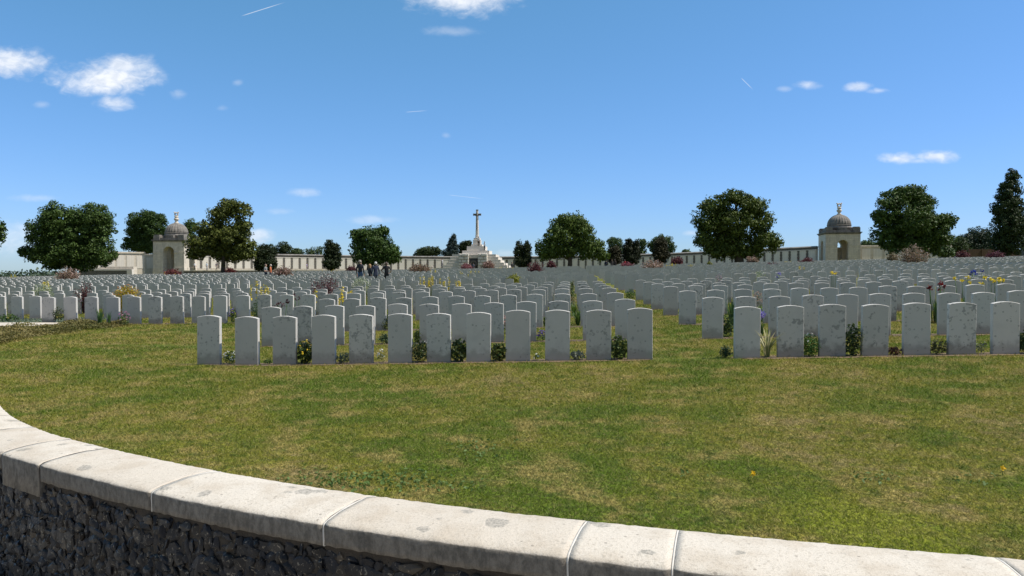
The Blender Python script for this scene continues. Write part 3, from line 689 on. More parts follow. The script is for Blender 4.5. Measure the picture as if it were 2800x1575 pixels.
    # far woods on the left horizon
    n = 9000; x = rng.uniform(-560, -360, n); y = rng.uniform(560, 620, n); hh = 14.6 + 1.6 * np.sin(x * .11) + 1.2 * np.sin(x * .31 + 1); z = gz(x, y, False) + rng.random(n) ** .7 * (hh + rng.uniform(0, 3, n))
    V, Fc = leaves(np.stack([x, y, z], 1), rng.uniform(1.6, 3.2, n), np.array([0, -.6, .6]), .7)
    tag(link('distant_woods', mesh_np('distant_woods', V, Fc), leafmat((.035, .06, .036), (.065, .095, .055), 0)), 'far line of woods on the left horizon', 'woods', kind='stuff')
build_trees()
build_stones()
#@@BUILD3
# ------------------------------------------------------------------ memorial wall
ARC = [(-70.3, 156.3, .80), (-60, 165, .82), (-48, 173, .84), (-30, 180.5, .74), (-10, 184.5, .64), (8, 184, .72), (25, 179, .95), (38, 171, 1.17), (50, 161, 1.55), (63.4, 148.2, 1.95)]
def arc_at():
    P = np.array(ARC); s = np.concatenate([[0], np.cumsum(np.hypot(*np.diff(P[:, :2], axis=0).T))])
    for _ in range(2):
        q = [P[0]]
        for i in range(len(P) - 1): q += [P[i] * .75 + P[i + 1] * .25, P[i] * .25 + P[i + 1] * .75]
        P = np.array(q + [P[-1]])
    s = np.concatenate([[0], np.cumsum(np.hypot(*np.diff(P[:, :2], axis=0).T))])
    return s, P
AS, AP = arc_at()
def arc(s):
    x, y, z = (np.interp(s, AS, AP[:, i]) for i in range(3)); e = .8
    tx = np.interp(s + e, AS, AP[:, 0]) - np.interp(s - e, AS, AP[:, 0]); ty = np.interp(s + e, AS, AP[:, 1]) - np.interp(s - e, AS, AP[:, 1]); L = math.hypot(tx, ty)
    return x, y, z + EYE, tx / L, ty / L
def strip_sweep(profile, s0, s1, org, step=1.5):
    """profile of (y, z) in the wall's section; y grows away from the cemetery"""
    n = max(2, int((s1 - s0) / step)); V = []; m = len(profile)
    for s in np.linspace(s0, s1, n):
        x, y, z, tx, ty = arc(s)
        for d, h in profile: V.append((x - ty * d - org[0], y + tx * d - org[1], z + h - org[2]))
    Fs = [(i * m + k, (i + 1) * m + k, (i + 1) * m + (k + 1) % m, i * m + (k + 1) % m) for i in range(n - 1) for k in range(m)]
    Fs += [tuple(range(m - 1, -1, -1)), tuple((n - 1) * m + k for k in range(m))]
    return V, Fs
def rect(y0, y1, z0, z1): return [(y0, z0), (y0, z1), (y1, z1), (y1, z0)]
def build_memorial():
    org = (0, 184, EYE + .65); root = thing('memorial_wall', 'long curved stone memorial wall with name panels behind the graves', 'wall', org)
    total = AS[-1]
    for nm, pr, m_ in (('plinth', rect(-.18, .5, -1.2, .42), M_ASHLAR), ('wall_body', rect(0, .9, .42, 3.12), M_ASHLAR_WHITE), ('cornice', rect(-.10, 1.05, 3.12, 3.26), M_ASHLAR_WHITE),
                       ('flint_band', rect(.02, .86, 3.26, 3.62), M_FLINT_FAR), ('coping', [(-.14, 3.62), (-.14, 3.76), (.45, 3.98), (1.0, 3.76), (1.0, 3.62)], M_WEATHERED)):
        mb = MB(); V, Fs = strip_sweep(pr, 0, total, org); mb.add(V, Fs); mb.build(nm, m_, root)
    nb = 82; bay = total / nb
    pm = MB(); w = bay * .70 / 2; pm.box(-w, w, -.09, .02, .5, 3.02); pm.box(-w - .04, w + .04, -.12, .02, 2.96, 3.08); proto_p = pm.build('name_panel', M_PANEL, root)
    fm = MB(); loop = []
    for i in range(8): zz = .5 + i * .33; hw = .34 if i % 2 else .2; loop += [(hw, zz), (hw, zz + .33)]
    loop = loop + [(-x, z) for x, z in loop[::-1]]; fm.prism(loop, -.05, .02); proto_f = fm.build('flint_strip', M_FLINT_FAR, root)
    for i in range(nb):
        for pr, sx in ((proto_p, (i + .5) * bay), (proto_f, (i + 1) * bay)):
            if pr is proto_f and i == nb - 1: continue
            x, y, z, tx, ty = arc(sx)
            o = pr if i == 0 else pr.copy()
            if i: col.objects.link(o)
            o.parent = root; o.location = (x - org[0], y - org[1], z - org[2]); o.rotation_euler = (0, 0, math.atan2(ty, tx))
    # terrace in front of the wall, held by a low flint wall
    V = []; Fs = []; n = 60; front = []
    for i in range(n + 1):
        s = total * i / n; x, y, z, tx, ty = arc(s); k = math.sin(math.pi * i / n)
        fx, fy = x * .985, y - 6.5 - 27 * k; zz = z - .03
        if 40 < fx: zz = max(zz, G(fx, fy) + .02)
        front.append((fx, fy, zz)); V += [(x, y, z - .03), (fx, fy, zz)]
    Fs = [(2 * i, 2 * i + 1, 2 * i + 3, 2 * i + 2) for i in range(n)]
    me = bpy.data.meshes.new('terrace'); me.from_pydata(V, [], Fs); me.update(); tag(link('terrace', me, M_LAWN), kind='structure')
    org2 = front[n // 2]; r2 = thing('terrace_wall', 'low dark flint retaining wall with pale capping below the memorial wall', 'wall', org2)
    for nm, z0, z1, d0, d1, m_ in (('flint_face', -3.2, -.12, .1, .5, M_FLINT_FAR), ('capping', -.12, .07, 0, .65, M_ASHLAR)):
        V = []
        for fx, fy, zz in front:
            for d, h in ((d0, z0), (d0, z1), (d1, z1), (d1, z0)): V.append((fx - org2[0], fy + d - org2[1], zz + h - org2[2]))
        Fs = [(i * 4 + k, (i + 1) * 4 + k, (i + 1) * 4 + (k + 1) % 4, i * 4 + (k + 1) % 4) for i in range(n) for k in range(4)]
        mb = MB(); mb.add(V, Fs + [(3, 2, 1, 0), tuple(n * 4 + k for k in range(4))]); mb.build(nm, m_, r2)
    # straight wings beyond the pavilions
    def wing(label, xl, xr, yd, zb, h, npan, slope=0.0):
        L = math.hypot(xr - xl, slope); r = thing('wing_wall', label, 'wall', (xl, yd, zb), math.atan2(slope, xr - xl)); mb = MB(); mb.box(0, L, 0, .9, -1.5, h - .35); mb.build('wall_body', M_ASHLAR, r)
        mb = MB(); mb.box(-.1, L + .1, -.14, 1.04, h - .35, h - .15); mb.box(-.05, L + .05, -.08, .98, h - .15, h); mb.build('coping', M_ASHLAR, r)
        for i in range(npan):
            a = L * (i + .12) / npan; b = L * (i + .88) / npan; mb = MB(); mb.box(a - (a + b) / 2, b - (a + b) / 2, -.05, .02, .5, h - .8); o = mb.build('name_panel', M_PANEL, r); o.location = ((a + b) / 2, 0, 0)
        return r
    wing('pale panelled wall left of the left pavilion ending in a square pier', X(262, 147), X(397, 152), 147, EYE + .75, 4.0, 5, 5.0)
    wing('recessed short pale wall joining the left pavilion', X(394, 155), X(438, 155), 155.3, EYE + .75, 3.7, 1)
    wing('dark flint end wall behind the wide left tree', X(216, 152.5), X(262, 152.5), 152.6, EYE + .3, 3.2, 0)
    wing('pale stone wall running right from the right pavilion', X(2352, 147), X(2600, 147), 147, EYE + 1.9, 4.1, 8)
    mb = MB(); r = thing('boundary_wall', 'low flint wall with pale capping in front of the left wing', 'wall', (X(216, 143), 143, EYE - 1.4))
    L = X(360, 143) - X(216, 143); mb.box(0, L, 0, .6, -1, 2.15); mb.build('flint_face', M_FLINT_FAR, r)
    mb = MB(); mb.box(-.05, L + .1, -.1, .7, 2.15, 2.4); mb.box(L - .9, L + .15, -.12, .72, -1, 2.14); mb.build('capping', M_ASHLAR_WHITE, r)
    mb = MB(); mb.box(L * .35, L - .02, .75, 2.2, -1, 2.95); mb.build('upper_step', M_ASHLAR, r)
    mb = MB(); L2 = 60; r = thing('boundary_wall', 'pale capped boundary wall along the far left edge of the graves', 'wall', (-140, 132, G(-100, 132)))
    mb.box(0, L2, 0, .5, -2, .72); mb.build('flint_face', M_FLINT_FAR, r); mb = MB(); mb.box(0, L2, -.08, .6, .72, .95); mb.build('capping', M_ASHLAR_WHITE, r)

# ------------------------------------------------------------------ domed pavilions
def build_pavilion(label, loc, rz, AW):
    r = thing('domed_pavilion', label, 'pavilion', loc, rz); W = 3.58; T = 1.5; BH = 6.35; SP = 3.95
    def face_loop(hw):
        lp = [(-hw, -1.2), (-AW, -1.2), (-AW, SP)] + [(-AW * math.cos(math.pi * k / 14), SP + AW * math.sin(math.pi * k / 14)) for k in range(1, 14)] + [(AW, SP), (AW, -1.2), (hw, -1.2), (hw, BH), (-hw, BH)]
        return lp
    for k in range(4):
        hw = W if k % 2 == 0 else W - T; mb = MB(); lp = face_loop(hw); n = len(lp); y0, y1 = -W, -W + T
        # tessellate the arched face as quads round the opening so no ngon folds over
        inner = lp[1:n - 4 + 1]; inner = [(-AW, -1.2)] + lp[2:-3]
        top = []
        for x, z in inner:
            if z <= SP and x < 0: top.append((-hw, z))
            elif z <= SP and x > 0: top.append((hw, z))
            else: t = x / AW; top.append((t * hw, BH))
        V = []
        for (x, z), (X_, Z_) in zip(inner, top): V += [(x, y0, z), (X_, y0, Z_), (x, y1, z), (X_, y1, Z_)]
        V += [(-hw, y0, BH), (hw, y0, BH), (-hw, y1, BH), (hw, y1, BH)]; m_ = len(inner); c0 = 4 * m_
        Fs = []
        for i in range(m_ - 1):
            a, b = 4 * i, 4 * (i + 1)
            Fs += [(a, b, b + 1, a + 1), (a + 2, a + 3, b + 3, b + 2), (a, a + 2, b + 2, b)]
        # corner triangles and outer ends
        i1 = next(i for i in range(m_) if inner[i][1] > SP) ; i2 = max(i for i in range(m_) if inner[i][1] > SP)
        Fs += [(4 * i1 - 4 + 1, 4 * i1 + 1, c0), (4 * i1 - 4 + 3, c0 + 2, 4 * i1 + 3), (4 * i2 + 1, 4 * i2 + 5, c0 + 1), (4 * i2 + 3, c0 + 3, 4 * i2 + 7)]
        Fs += [(1, c0, c0 + 2, 3), (c0, c0 + 1, c0 + 3, c0 + 2), (4 * m_ - 3, 4 * m_ - 1, c0 + 3, c0 + 1)]
        mb.add(V, Fs)
        for sx in (-1, 1):      # impost moulding and base course of each pier
            a, b = sorted((sx * (AW - .05), sx * (hw + (.06 if k % 2 == 0 else -.003)))); mb.box(a, b, y0 - .07, y1 - .2, SP - .18, SP + .1); mb.box(a, b, y0 - .1, y1 - .2, -1.2, .55)
        o = mb.build('arched_wall', M_ASHLAR, r); o.rotation_euler = (0, 0, k * math.pi / 2)
    mb = MB(); mb.box(-AW + .002, AW - .002, W - .9, W - .3, -1.2, 3.7); mb.build('rear_panel', M_ASHLAR, r)
    mb = MB(); mb.box(-W + T, W - T, -W + T, W - T, 5.6, 5.9); mb.build('ceiling', M_ASHLAR, r)
    mb = MB(); mb.box(-W - .12, W + .12, -W - .12, W + .12, BH, BH + .22); mb.box(-W - .3, W + .3, -W - .3, W + .3, BH + .22, BH + .42); mb.build('cornice', M_WEATHERED, r)
    z = BH + .42; mb = MB(); mb.box(-W + .25, W - .25, -W + .25, W - .25, z, z + .45)
    for sx in (-1, 1):
        for sy in (-1, 1):
            cx, cy = sx * (W - .75), sy * (W - .75); mb.box(cx - .72, cx + .72, cy - .72, cy + .72, z + .003, z + .95); mb.box(cx - .6, cx + .6, cy - .6, cy + .6, z + .95, z + 1.12)
    for k in range(4):
        a = k * math.pi / 2; cx, cy = 2.75 * math.sin(a), 2.75 * math.cos(a); wx, wy = (.95, .5) if k % 2 == 0 else (.5, .95); mb.box(cx - wx, cx + wx, cy - wy, cy + wy, z + .45, z + 1.0)
    mb.build('parapet', M_WEATHERED, r)
    mb = MB(); mb.lathe([(2.62, z + .4), (2.62, z + .95), (2.72, z + 1.0), (2.72, z + 1.15), (2.5, z + 1.2), (2.5, z + 1.5), (2.58, z + 1.55), (2.58, z + 1.68), (2.45, z + 1.7)], 48); mb.build('drum', M_WEATHERED, r)
    pr = [(2.42 * math.cos(t), z + 1.7 + 2.3 * math.sin(t)) for t in np.linspace(0, 1.40, 14)]; mb = MB(); mb.lathe(pr, 96, rib=.07, ribn=24); mb.build('dome', M_WEATHERED, r)
    zt = pr[-1][1]; mb = MB(); mb.lathe([(.5, zt - .1), (.55, zt + .05), (.36, zt + .2), (.28, zt + .42), (.34, zt + .52), (.52, zt + .72), (.56, zt + .95), (.42, zt + 1.12), (.3, zt + 1.2), (.4, zt + 1.32), (.48, zt + 1.5), (.36, zt + 1.62)], 20)
    f = mb.build('finial', M_ASHLAR, r)
    mb = MB()
    for k in range(12):         # carved wreath ring with a scrolled crown
        a = 2 * math.pi * k / 12; mb.lathe([(.02, -.17), (.13, -.1), (.17, 0), (.13, .1), (.02, .17)], 7, c=(.36 * math.cos(a), 0))
        nv = 35
        for i in range(len(mb.v) - nv, len(mb.v)): x, y, q = mb.v[i]; mb.v[i] = (x, y, q + zt + 2.0 + .36 * math.sin(a))
    for sx in (-1, 1): mb.tube([(sx * .15, 0, zt + 2.2), (sx * .42, 0, zt + 2.38), (sx * .55, 0, zt + 2.5), (sx * .42, 0, zt + 2.58)], [.14, .16, .12, .05], 7)
    o = mb.build('wreath', M_ASHLAR, f)
    return r

# ------------------------------------------------------------------ cross on its stepped pyramid
def build_cross():
    cx, cy = X(1305, 125), 125.0; z0 = G(cx, cy); r = thing('cross_of_sacrifice', 'tall stone cross on a white stepped pyramid in the middle', 'monument', (cx, cy, z0), -TH); b = EYE - z0
    st = [(-7.1, 6.65, .65), (-7.1, 6.1, 1.1), (-5.6, 5.55, 1.55), (-4.95, 5.0, 2.0), (-4.6, 4.4, 2.5), (-4.33, 4.0, 2.97), (-4.0, 3.55, 3.43)]
    prev = -z0 + EYE - 3.0 - b
    low = -.8
    for i, (x0, x1, zt) in enumerate(st):
        mb = MB(); e = .38 * (len(st) - i); mb.box(x0, x1, -2.6 - e * .25, 3.2 + e, low, zt + b); low = zt + b; mb.build('step', M_ASHLAR_WHITE, r)
    for x0, x1, seed in ((-2.75, -.98, 1), (.58, 2.2, 2)):      # rough-faced blockwork piers
        mb = MB(); zc = -.8; rr = random.Random(seed); row = 0
        mb.box(x0 + .06, x1 - .06, -3.6, -2.4, -.8, 3.38 + b)
        while zc < 3.35 + b:
            h = .52; xa = x0; off = .5 if row % 2 else .95
            while xa < x1 - .05:
                xb = min(x1, xa + (off if xa == x0 else .9)); q = .07; d = rr.uniform(.0, .05)
                if x1 - xb < .3: xb = x1
                V = [(xa + .02, -3.62, zc + .02), (xb - .02, -3.62, zc + .02), (xb - .02, -3.62, zc + h - .02), (xa + .02, -3.62, zc + h - .02), (xa + q + .03, -3.78 - d, zc + q + .03), (xb - q - .03, -3.78 - d, zc + q), (xb - q, -3.78 - d, zc + h - q - .03), (xa + q, -3.78 - d, zc + h - q)]
                mb.add(V, [(4, 5, 6, 7), (0, 1, 5, 4), (1, 2, 6, 5), (2, 3, 7, 6), (3, 0, 4, 7)]); xa = xb
            zc += h; row += 1
        mb.build('rusticated_pier', M_ASHLAR_WHITE, r)
    mb = MB(); mb.box(-.98, .58, -3.3, -3.1 + .6, -.8, .9 + b); mb.build('niche_sill', M_ASHLAR, r); mb = MB(); mb.box(-.98, .58, -3.3, -2.5, 2.75 + b, 3.3 + b); mb.build('niche_lintel', M_ASHLAR, r)
    mb = MB(); mb.box(-.86, .46, -3.27, -2.55, .9 + b, 2.75 + b); p = mb.build('bronze_panel', M_DARK, r)
    mb = MB()
    for k in range(20):
        a = 2 * math.pi * k / 20; mb.box(-.2 + .45 * math.cos(a) - .1, -.2 + .45 * math.cos(a) + .1, -3.36, -3.28, 1.82 + b + .45 * math.sin(a) - .1, 1.82 + b + .45 * math.sin(a) + .1 + k * .0007)
    mb.build('wreath', plain('verdigris', (.17, .15, .12), .6), p)
    for x0, x1, za, zb, d in ((-2.33, 2.37, 3.43, 4.1, 2.2), (-1.6, 1.6, 4.1, 4.87, 1.6), (-.95, 1.0, 4.87, 5.2, 1.0)):
        mb = MB(); mb.box(x0, x1, -d, d, za + b, zb + b); mb.build('upper_step', M_ASHLAR_WHITE, r)
    mb = MB(); mb.box(-.67, .67, -.67, .67, 5.2 + b, 6.0 + b); mb.box(-.55, .55, -.55, .55, 6.0 + b, 6.35 + b); mb.build('pedestal', M_ASHLAR_WHITE, r)
    mb = MB()
    def oct_(w0, w1, za, zb):
        V = []
        for w, z in ((w0, za), (w1, zb)):
            c = w * .41
            V += [(w, -c, z), (w, c, z), (c, w, z), (-c, w, z), (-w, c, z), (-w, -c, z), (-c, -w, z), (c, -w, z)]
        mb.add(V, [(k, (k + 1) % 8, 8 + (k + 1) % 8, 8 + k) for k in range(8)] + [tuple(range(7, -1, -1)), tuple(range(8, 16))])
    oct_(.33, .30, 6.35 + b, 6.9 + b); oct_(.28, .19, 6.9 + b, 11.3 + b); mb.build('shaft', M_ASHLAR_WHITE, r)
    mb = MB()
    for s in (-1, 1):
        a, c = sorted((s * .17, s * .66)); mb.box(a, c, -.16, .16, 10.3 + b, 10.64 + b)
        a, c = sorted((s * .66, s * .70)); mb.box(a, c, -.18, .18, 10.27 + b, 10.67 + b)
    mb.box(-.2, .2, -.19, .19, 11.18 + b, 11.34 + b); mb.build('cross_arm', M_WEATHERED, r)
    mb = MB(); mb.box(-.07, .07, -.33, -.24, 8.0 + b, 10.2 + b); mb.box(-.28, .28, -.33, -.235, 10.2 + b, 10.3 + b); mb.box(-.05, .05, -.325, -.2, 10.3 + b, 10.75 + b)
    mb.add([(-.07, -.33, 8.0 + b), (.07, -.33, 8.0 + b), (0, -.29, 7.5 + b), (-.07, -.25, 8.0 + b), (.07, -.25, 8.0 + b)], [(0, 2, 1), (3, 4, 2), (0, 3, 2), (1, 2, 4)]); mb.build('bronze_sword', M_DARK, r)
    return cx, cy

def build_fence():
    x0, x1 = X(2648, 128), X(2830, 128); r = thing('wooden_fence', 'brown wooden fence below the poplar at the right edge', 'fence', (x0, 128, EYE + 2.1)); L = x1 - x0; n = 6
    mb = MB(); mb.box(0, L, .02, .05, -.5, 2.4)
    for i in range(int(L / .22)): mb.box(i * .22 + .01, i * .22 + .2, -.01, .018, -.5, 2.4)
    mb.build('board_panel', M_WOOD, r)
    for i in range(n): x = L * i / (n - 1); mb = MB(); mb.box(-.09, .09, -.14, -.011, -.5, 2.55); o = mb.build('post', M_WOOD, r); o.location = (x, 0, 0)
    mb = MB(); mb.box(-.8, .8, -.8, .8, -2.2, 6.1); mb.box(-.95, .95, -.95, .95, 6.1, 6.4); mb.box(-.9, .9, -.9, .9, -2.2, -.2)
    tag(mb.build('gate_pillar', M_WEATHERED), 'tall grey stone pillar cut by the right edge', 'pillar').location = (X(2811, 122), 122, EYE + 2.2)

# ------------------------------------------------------------------ people
SK = plain('skin', (.50, .30, .21), .6)
_cm = {}
def cloth(c):
    if c not in _cm: _cm[c] = plain('cloth', c, .9)
    return _cm[c]
def build_person(label, loc, rz, h, top, legs, hair, short=False, pose='stand', bag=None, longhair=False, group=None, skirt=None):
    r = thing('person', label, 'person', loc, rz, group); k = h / 1.75
    walk = .17 if pose == 'walk' else .02; arm = pose
    J = {'pel': (0, 0, .93, .14), 'sp': (0, .0, 1.12, .125), 'ch': (0, .0, 1.34, .145), 'nk': (0, .01, 1.5, .055), 'hb': (0, -.01, 1.57, .075), 'hd': (0, -.015, 1.655, .092), 'cr': (0, -.005, 1.72, .06), 'ns': (0, -.105, 1.62, .016)}
    E = [('pel', 'sp', 'top'), ('sp', 'ch', 'top'), ('ch', 'nk', 'top'), ('nk', 'hb', 'skin'), ('hb', 'hd', 'skin'), ('hd', 'cr', 'skin'), ('hb', 'ns', 'skin')]
    for sd, s in (('l', -1), ('r', 1)):
        f = s * walk
        J.update({'hp' + sd: (s * .09, 0, .88, .105), 'kn' + sd: (s * .1, -.03 + f * .6 - (.02 if f else 0), .49, .07), 'an' + sd: (s * .105, .02 + f * 1.2, .1, .05), 'he' + sd: (s * .105, .04 + f * 1.2, .045, .045), 'to' + sd: (s * .12, -.13 + f * 1.2, .035, .038)})
        E += [('pel', 'hp' + sd, 'legs'), ('hp' + sd, 'kn' + sd, 'legs'), ('kn' + sd, 'an' + sd, 'legs'), ('an' + sd, 'he' + sd, 'shoe'), ('he' + sd, 'to' + sd, 'shoe')]
        if arm == 'hips': el, wr, pm = (s * .36, .08, 1.16), (s * .24, -.03, 1.0), (s * .19, -.07, .98)
        elif arm == 'front': el, wr, pm = (s * .26, .04, 1.12), (s * .14, -.2, 1.08), (s * .08, -.25, 1.1)
        elif arm == 'camera': el, wr, pm = (s * .27, -.12, 1.25), (s * .12, -.26, 1.48), (s * .08, -.28, 1.53)
        else: el, wr, pm = (s * .25, .04 - f * .5, 1.12), (s * .265, -.05 - f * .9, .87), (s * .265, -.07 - f, .80)
        J.update({'sh' + sd: (s * .175, .005, 1.41, .07), 'el' + sd: (*el, .048), 'wr' + sd: (*wr, .033), 'pm' + sd: (*pm, .034)})
        E += [('ch', 'sh' + sd, 'top'), ('sh' + sd, 'el' + sd, 'top'), ('el' + sd, 'wr' + sd, 'skin' if short else 'top'), ('wr' + sd, 'pm' + sd, 'skin')]
        d = Vector(pm) - Vector(wr); d.normalize(); sidev = Vector((0, -1, 0)) if abs(d.y) < .8 else Vector((0, 0, 1)); sidev = (sidev - d * sidev.dot(d)).normalized()
        for q, (o_, ln) in enumerate(((-.027, .075), (-.009, .09), (.009, .085), (.027, .065))):
            p0 = Vector(pm) + d * .035 + sidev * o_; p1 = p0 + d * ln * .55; p2 = p1 + d * ln * .35 + Vector((-s * .018, 0, 0))
            J.update({f'f{q}a{sd}': (*p0, .0095), f'f{q}b{sd}': (*p1, .0085), f'f{q}c{sd}': (*p2, .007)}); E += [('pm' + sd, f'f{q}a{sd}', 'skin'), (f'f{q}a{sd}', f'f{q}b{sd}', 'skin'), (f'f{q}b{sd}', f'f{q}c{sd}', 'skin')]
        p0 = Vector(pm) + sidev * .035; p1 = p0 + d * .03 + sidev * .03; J.update({'t0' + sd: (*p0, .011), 't1' + sd: (*p1, .009)}); E += [('pm' + sd, 't0' + sd, 'skin'), ('t0' + sd, 't1' + sd, 'skin')]
    names = list(J); idx = {n: i for i, n in enumerate(names)}
    me = bpy.data.meshes.new('rig'); me.from_pydata([tuple(c * k for c in J[n][:3]) for n in names], [(idx[a], idx[b]) for a, b, _ in E], []); me.update()
    o = bpy.data.objects.new('rig', me); col.objects.link(o); md = o.modifiers.new('s', 'SKIN'); md.use_smooth_shade = True; o.modifiers.new('u', 'SUBSURF').levels = 1
    if not me.skin_vertices: me.attributes.new('skin', 'FLOAT', 'POINT')
    for i, n in enumerate(names): q = J[n][3] * k; me.skin_vertices[0].data[i].radius = (q, q * (.78 if n in ('pel', 'sp', 'ch') else 1)); me.skin_vertices[0].data[i].use_root = (n == 'pel')
    dg = bpy.context.evaluated_depsgraph_get(); dg.update(); bm_ = bpy.data.meshes.new_from_object(o.evaluated_get(dg)); bpy.data.objects.remove(o); bm_.name = 'body'
    kinds = ['top', 'legs', 'skin', 'shoe']; bm_.materials.clear()
    A = np.array([np.array(J[a][:3]) * k for a, b, _ in E]); B = np.array([np.array(J[b][:3]) * k for a, b, _ in E]); D = B - A; L2 = (D ** 2).sum(1)
    for p in bm_.polygons:
        c = np.array(p.center); t = np.clip(((c - A) * D).sum(1) / L2, 0, 1); dd = ((A + D * t[:, None] - c) ** 2).sum(1); kd = E[int(dd.argmin())][2]
        if kd == 'top' and c[2] < .90 * k and abs(c[0]) < .2 * k: kd = 'legs'
        p.material_index = kinds.index(kd); p.use_smooth = True
    ob = link('body', bm_, [cloth(top), cloth(legs), SK, cloth((.03, .028, .025))], r)
    mb = MB(); pr = [(.004, 1.765), (.055, 1.752), (.088, 1.715), (.103, 1.66), (.1, 1.61)] + ([(.1, 1.5), (.075, 1.42)] if longhair else [(.08, 1.575)])
    mb.lathe([(a * k, z * k) for a, z in pr[::-1]], 14, c=(0, .022 * k)); link_h = mb.build('hair', plain('hair', hair, .7), r)
    if bag:
        mb = MB(); mb.box(-.15 * k, .15 * k, .11 * k, .25 * k, 1.05 * k, 1.42 * k); mb.box(-.12 * k, .12 * k, .25 * k, .29 * k, 1.08 * k, 1.28 * k); mb.build('backpack', cloth(bag), r)
    return r
def build_people():
    def at(px, head_py, Z, **kw):
        x = X(px, Z); g = kw.pop('foot', None); g = G(x, Z) if g is None else g; h = float(np.clip(H(head_py, Z) - g, 1.55, 1.88)); return (x, Z, g), h
    P = [('man in dark jacket and jeans, tallest of the four standing together', 985, 710, 49.5, (.025, .028, .036), (.10, .16, .28), (.30, .26, .22), {}, 2.9),
         ('blond woman in dark jacket left of the grey-haired man', 1012, 722, 49.6, (.022, .024, .032), (.03, .032, .04), (.36, .22, .10), {'longhair': True}, 2.2),
         ('grey-haired man in dark blue jacket beside the blond woman', 1027, 716, 49.3, (.02, .028, .06), (.045, .06, .10), (.55, .53, .5), {}, 3.7),
         ('person in dark short-sleeved shirt with hands on hips', 1057, 717, 49.2, (.022, .022, .024), (.02, .022, .028), (.07, .045, .03), {'short': True, 'pose': 'hips'}, 3.1),
         ('person in grey top beside the low yew', 727, 722, 68.3, (.20, .22, .22), (.04, .05, .08), (.16, .12, .09), {'short': True, 'pose': 'front'}, 1.4),
         ('person wearing a yellow top and red jacket by the low yew', 740, 723, 68.2, (.55, .16, .06), (.05, .05, .06), (.45, .40, .34), {'pose': 'front'}, -1.4),
         ('person in black at the left of the group near the right yews', 1657, 711, 100.2, (.015, .015, .018), (.02, .02, .025), (.02, .015, .012), {'bag': (.02, .025, .05)}, 2.8),
         ('long-haired person in dark top in the middle of the group near the right yews', 1673, 710, 100.6, (.03, .026, .026), (.05, .05, .06), (.10, .06, .035), {'longhair': True}, 3.4),
         ('person in brown-black beside the long-haired one near the right yews', 1681, 709, 101.2, (.045, .032, .026), (.03, .03, .035), (.05, .03, .02), {'longhair': True}, 2.6),
         ('person in a bright red jacket near the right yews', 1708, 712, 100.4, (.45, .02, .03), (.03, .03, .04), (.06, .04, .03), {'longhair': True}, 3.0),
         ('person in dark clothes by the panel of the cross base', 1294, 719, 121.2 - .3, (.07, .08, .12), (.03, .035, .05), (.05, .04, .03), {}, 3.14),
         ('person in black standing right of the cross steps', 1400, 716.5, 119.6, (.018, .018, .02), (.02, .02, .024), (.03, .02, .015), {}, 1.0)]
    for lb, px, hp, Z, c1, c2, hr, kw, rz in P:
        loc, h = at(px, hp, Z); build_person(lb, loc, rz, h, c1, c2, hr, **kw)
    cx, cy = X(1305, 125), 125.0
    def on(px, dy, z): return (X(px, 125), cy + dy, EYE + z)
    build_person('person in white shirt and black trousers standing beneath the cross shaft', on(1309.5, -1.2, 4.87), 2.6, 1.68, (.70, .70, .70), (.018, .018, .02), (.04, .03, .02), short=True)
    build_person('person in white shirt on the right shoulder of the pyramid', on(1326, -1.75, 4.1), 2.2, 1.58, (.62, .63, .66), (.03, .03, .04), (.25, .2, .16), pose='front')
    build_person('person in pale clothes photographing from the left steps of the cross', on(1213, -2.2, 1.1), -2.0, 1.66, (.50, .50, .52), (.20, .20, .22), (.06, .045, .03), pose='camera', short=True)
    for lb, px, hp, s, c1, c2 in (('walker in white top and dark shorts before the left pavilion wall', 533, 717, 2.6, (.65, .65, .66), (.05, .05, .06)), ('walker in pale blue top behind the olive-green tree', 566, 719, 2.6, (.45, .52, .62), (.16, .17, .22)),
                                  ('walker half hidden right of the olive-green tree trunk', 592, 720, 2.6, (.12, .10, .12), (.3, .25, .22)), ('walker in lilac top reading the name panels', 839, 716, 3.0, (.36, .30, .46), (.22, .2, .24))):
        Z = 150 if px < 600 else 160; x = X(px, Z); zs = EYE + float(np.interp(x, [a[0] for a in ARC], [a[2] for a in ARC])) - .02
        build_person(lb, (x, Z, zs), 1.5, 1.72, c1, c2, (.06, .045, .035), short=True, pose='walk' if px < 600 else 'stand')

# ------------------------------------------------------------------ planting between the stones
def ml(name, P, size, m_, parent, N=None, aspect=.55):
    V, Fc = leaves(P, size, N, aspect); return link(name, mesh_np(name, V, Fc), m_, parent)
def cols(c, v=1.6): return leafmat(c, tuple(min(.95, x * v) for x in c))
def root_at(kind, label, x, y, cat, group): return thing(kind, label, cat, (x, y, G(x, y)), rng.uniform(0, 6), group)
def bush(kind, label, x, y, w, h, c, c2=None, leaf=.05, n=420, flower=None, cat='plant', group=None):
    r = root_at(kind, label, x, y, cat, group)
    P, d = ellip(n, (0, 0, h * .48), (w / 2, w / 2, h * .52), .25); P += rng.normal(0, .03, P.shape) * h; P[:, 2] = np.abs(P[:, 2]) + .01
    ml('foliage', P, rng.uniform(.7, 1.3, len(P)) * leaf, leafmat(c, c2), r, d * .7 + np.array([0, 0, .5]))
    if flower:
        fc, fn, fs = flower; Q, d2 = ellip(fn, (0, 0, h * .5), (w / 2 * 1.05, w / 2 * 1.05, h * .56), .92, -.1); Q[:, 2] = np.abs(Q[:, 2]); Q3 = np.repeat(Q, 5, 0) + rng.normal(0, fs * .3, (len(Q) * 5, 3))
        ml('blossom', Q3, np.full(len(Q3), fs), cols(fc, 1.3), r, np.repeat(d2, 5, 0) + np.array([0, -.3, .4]), .8)
    return r
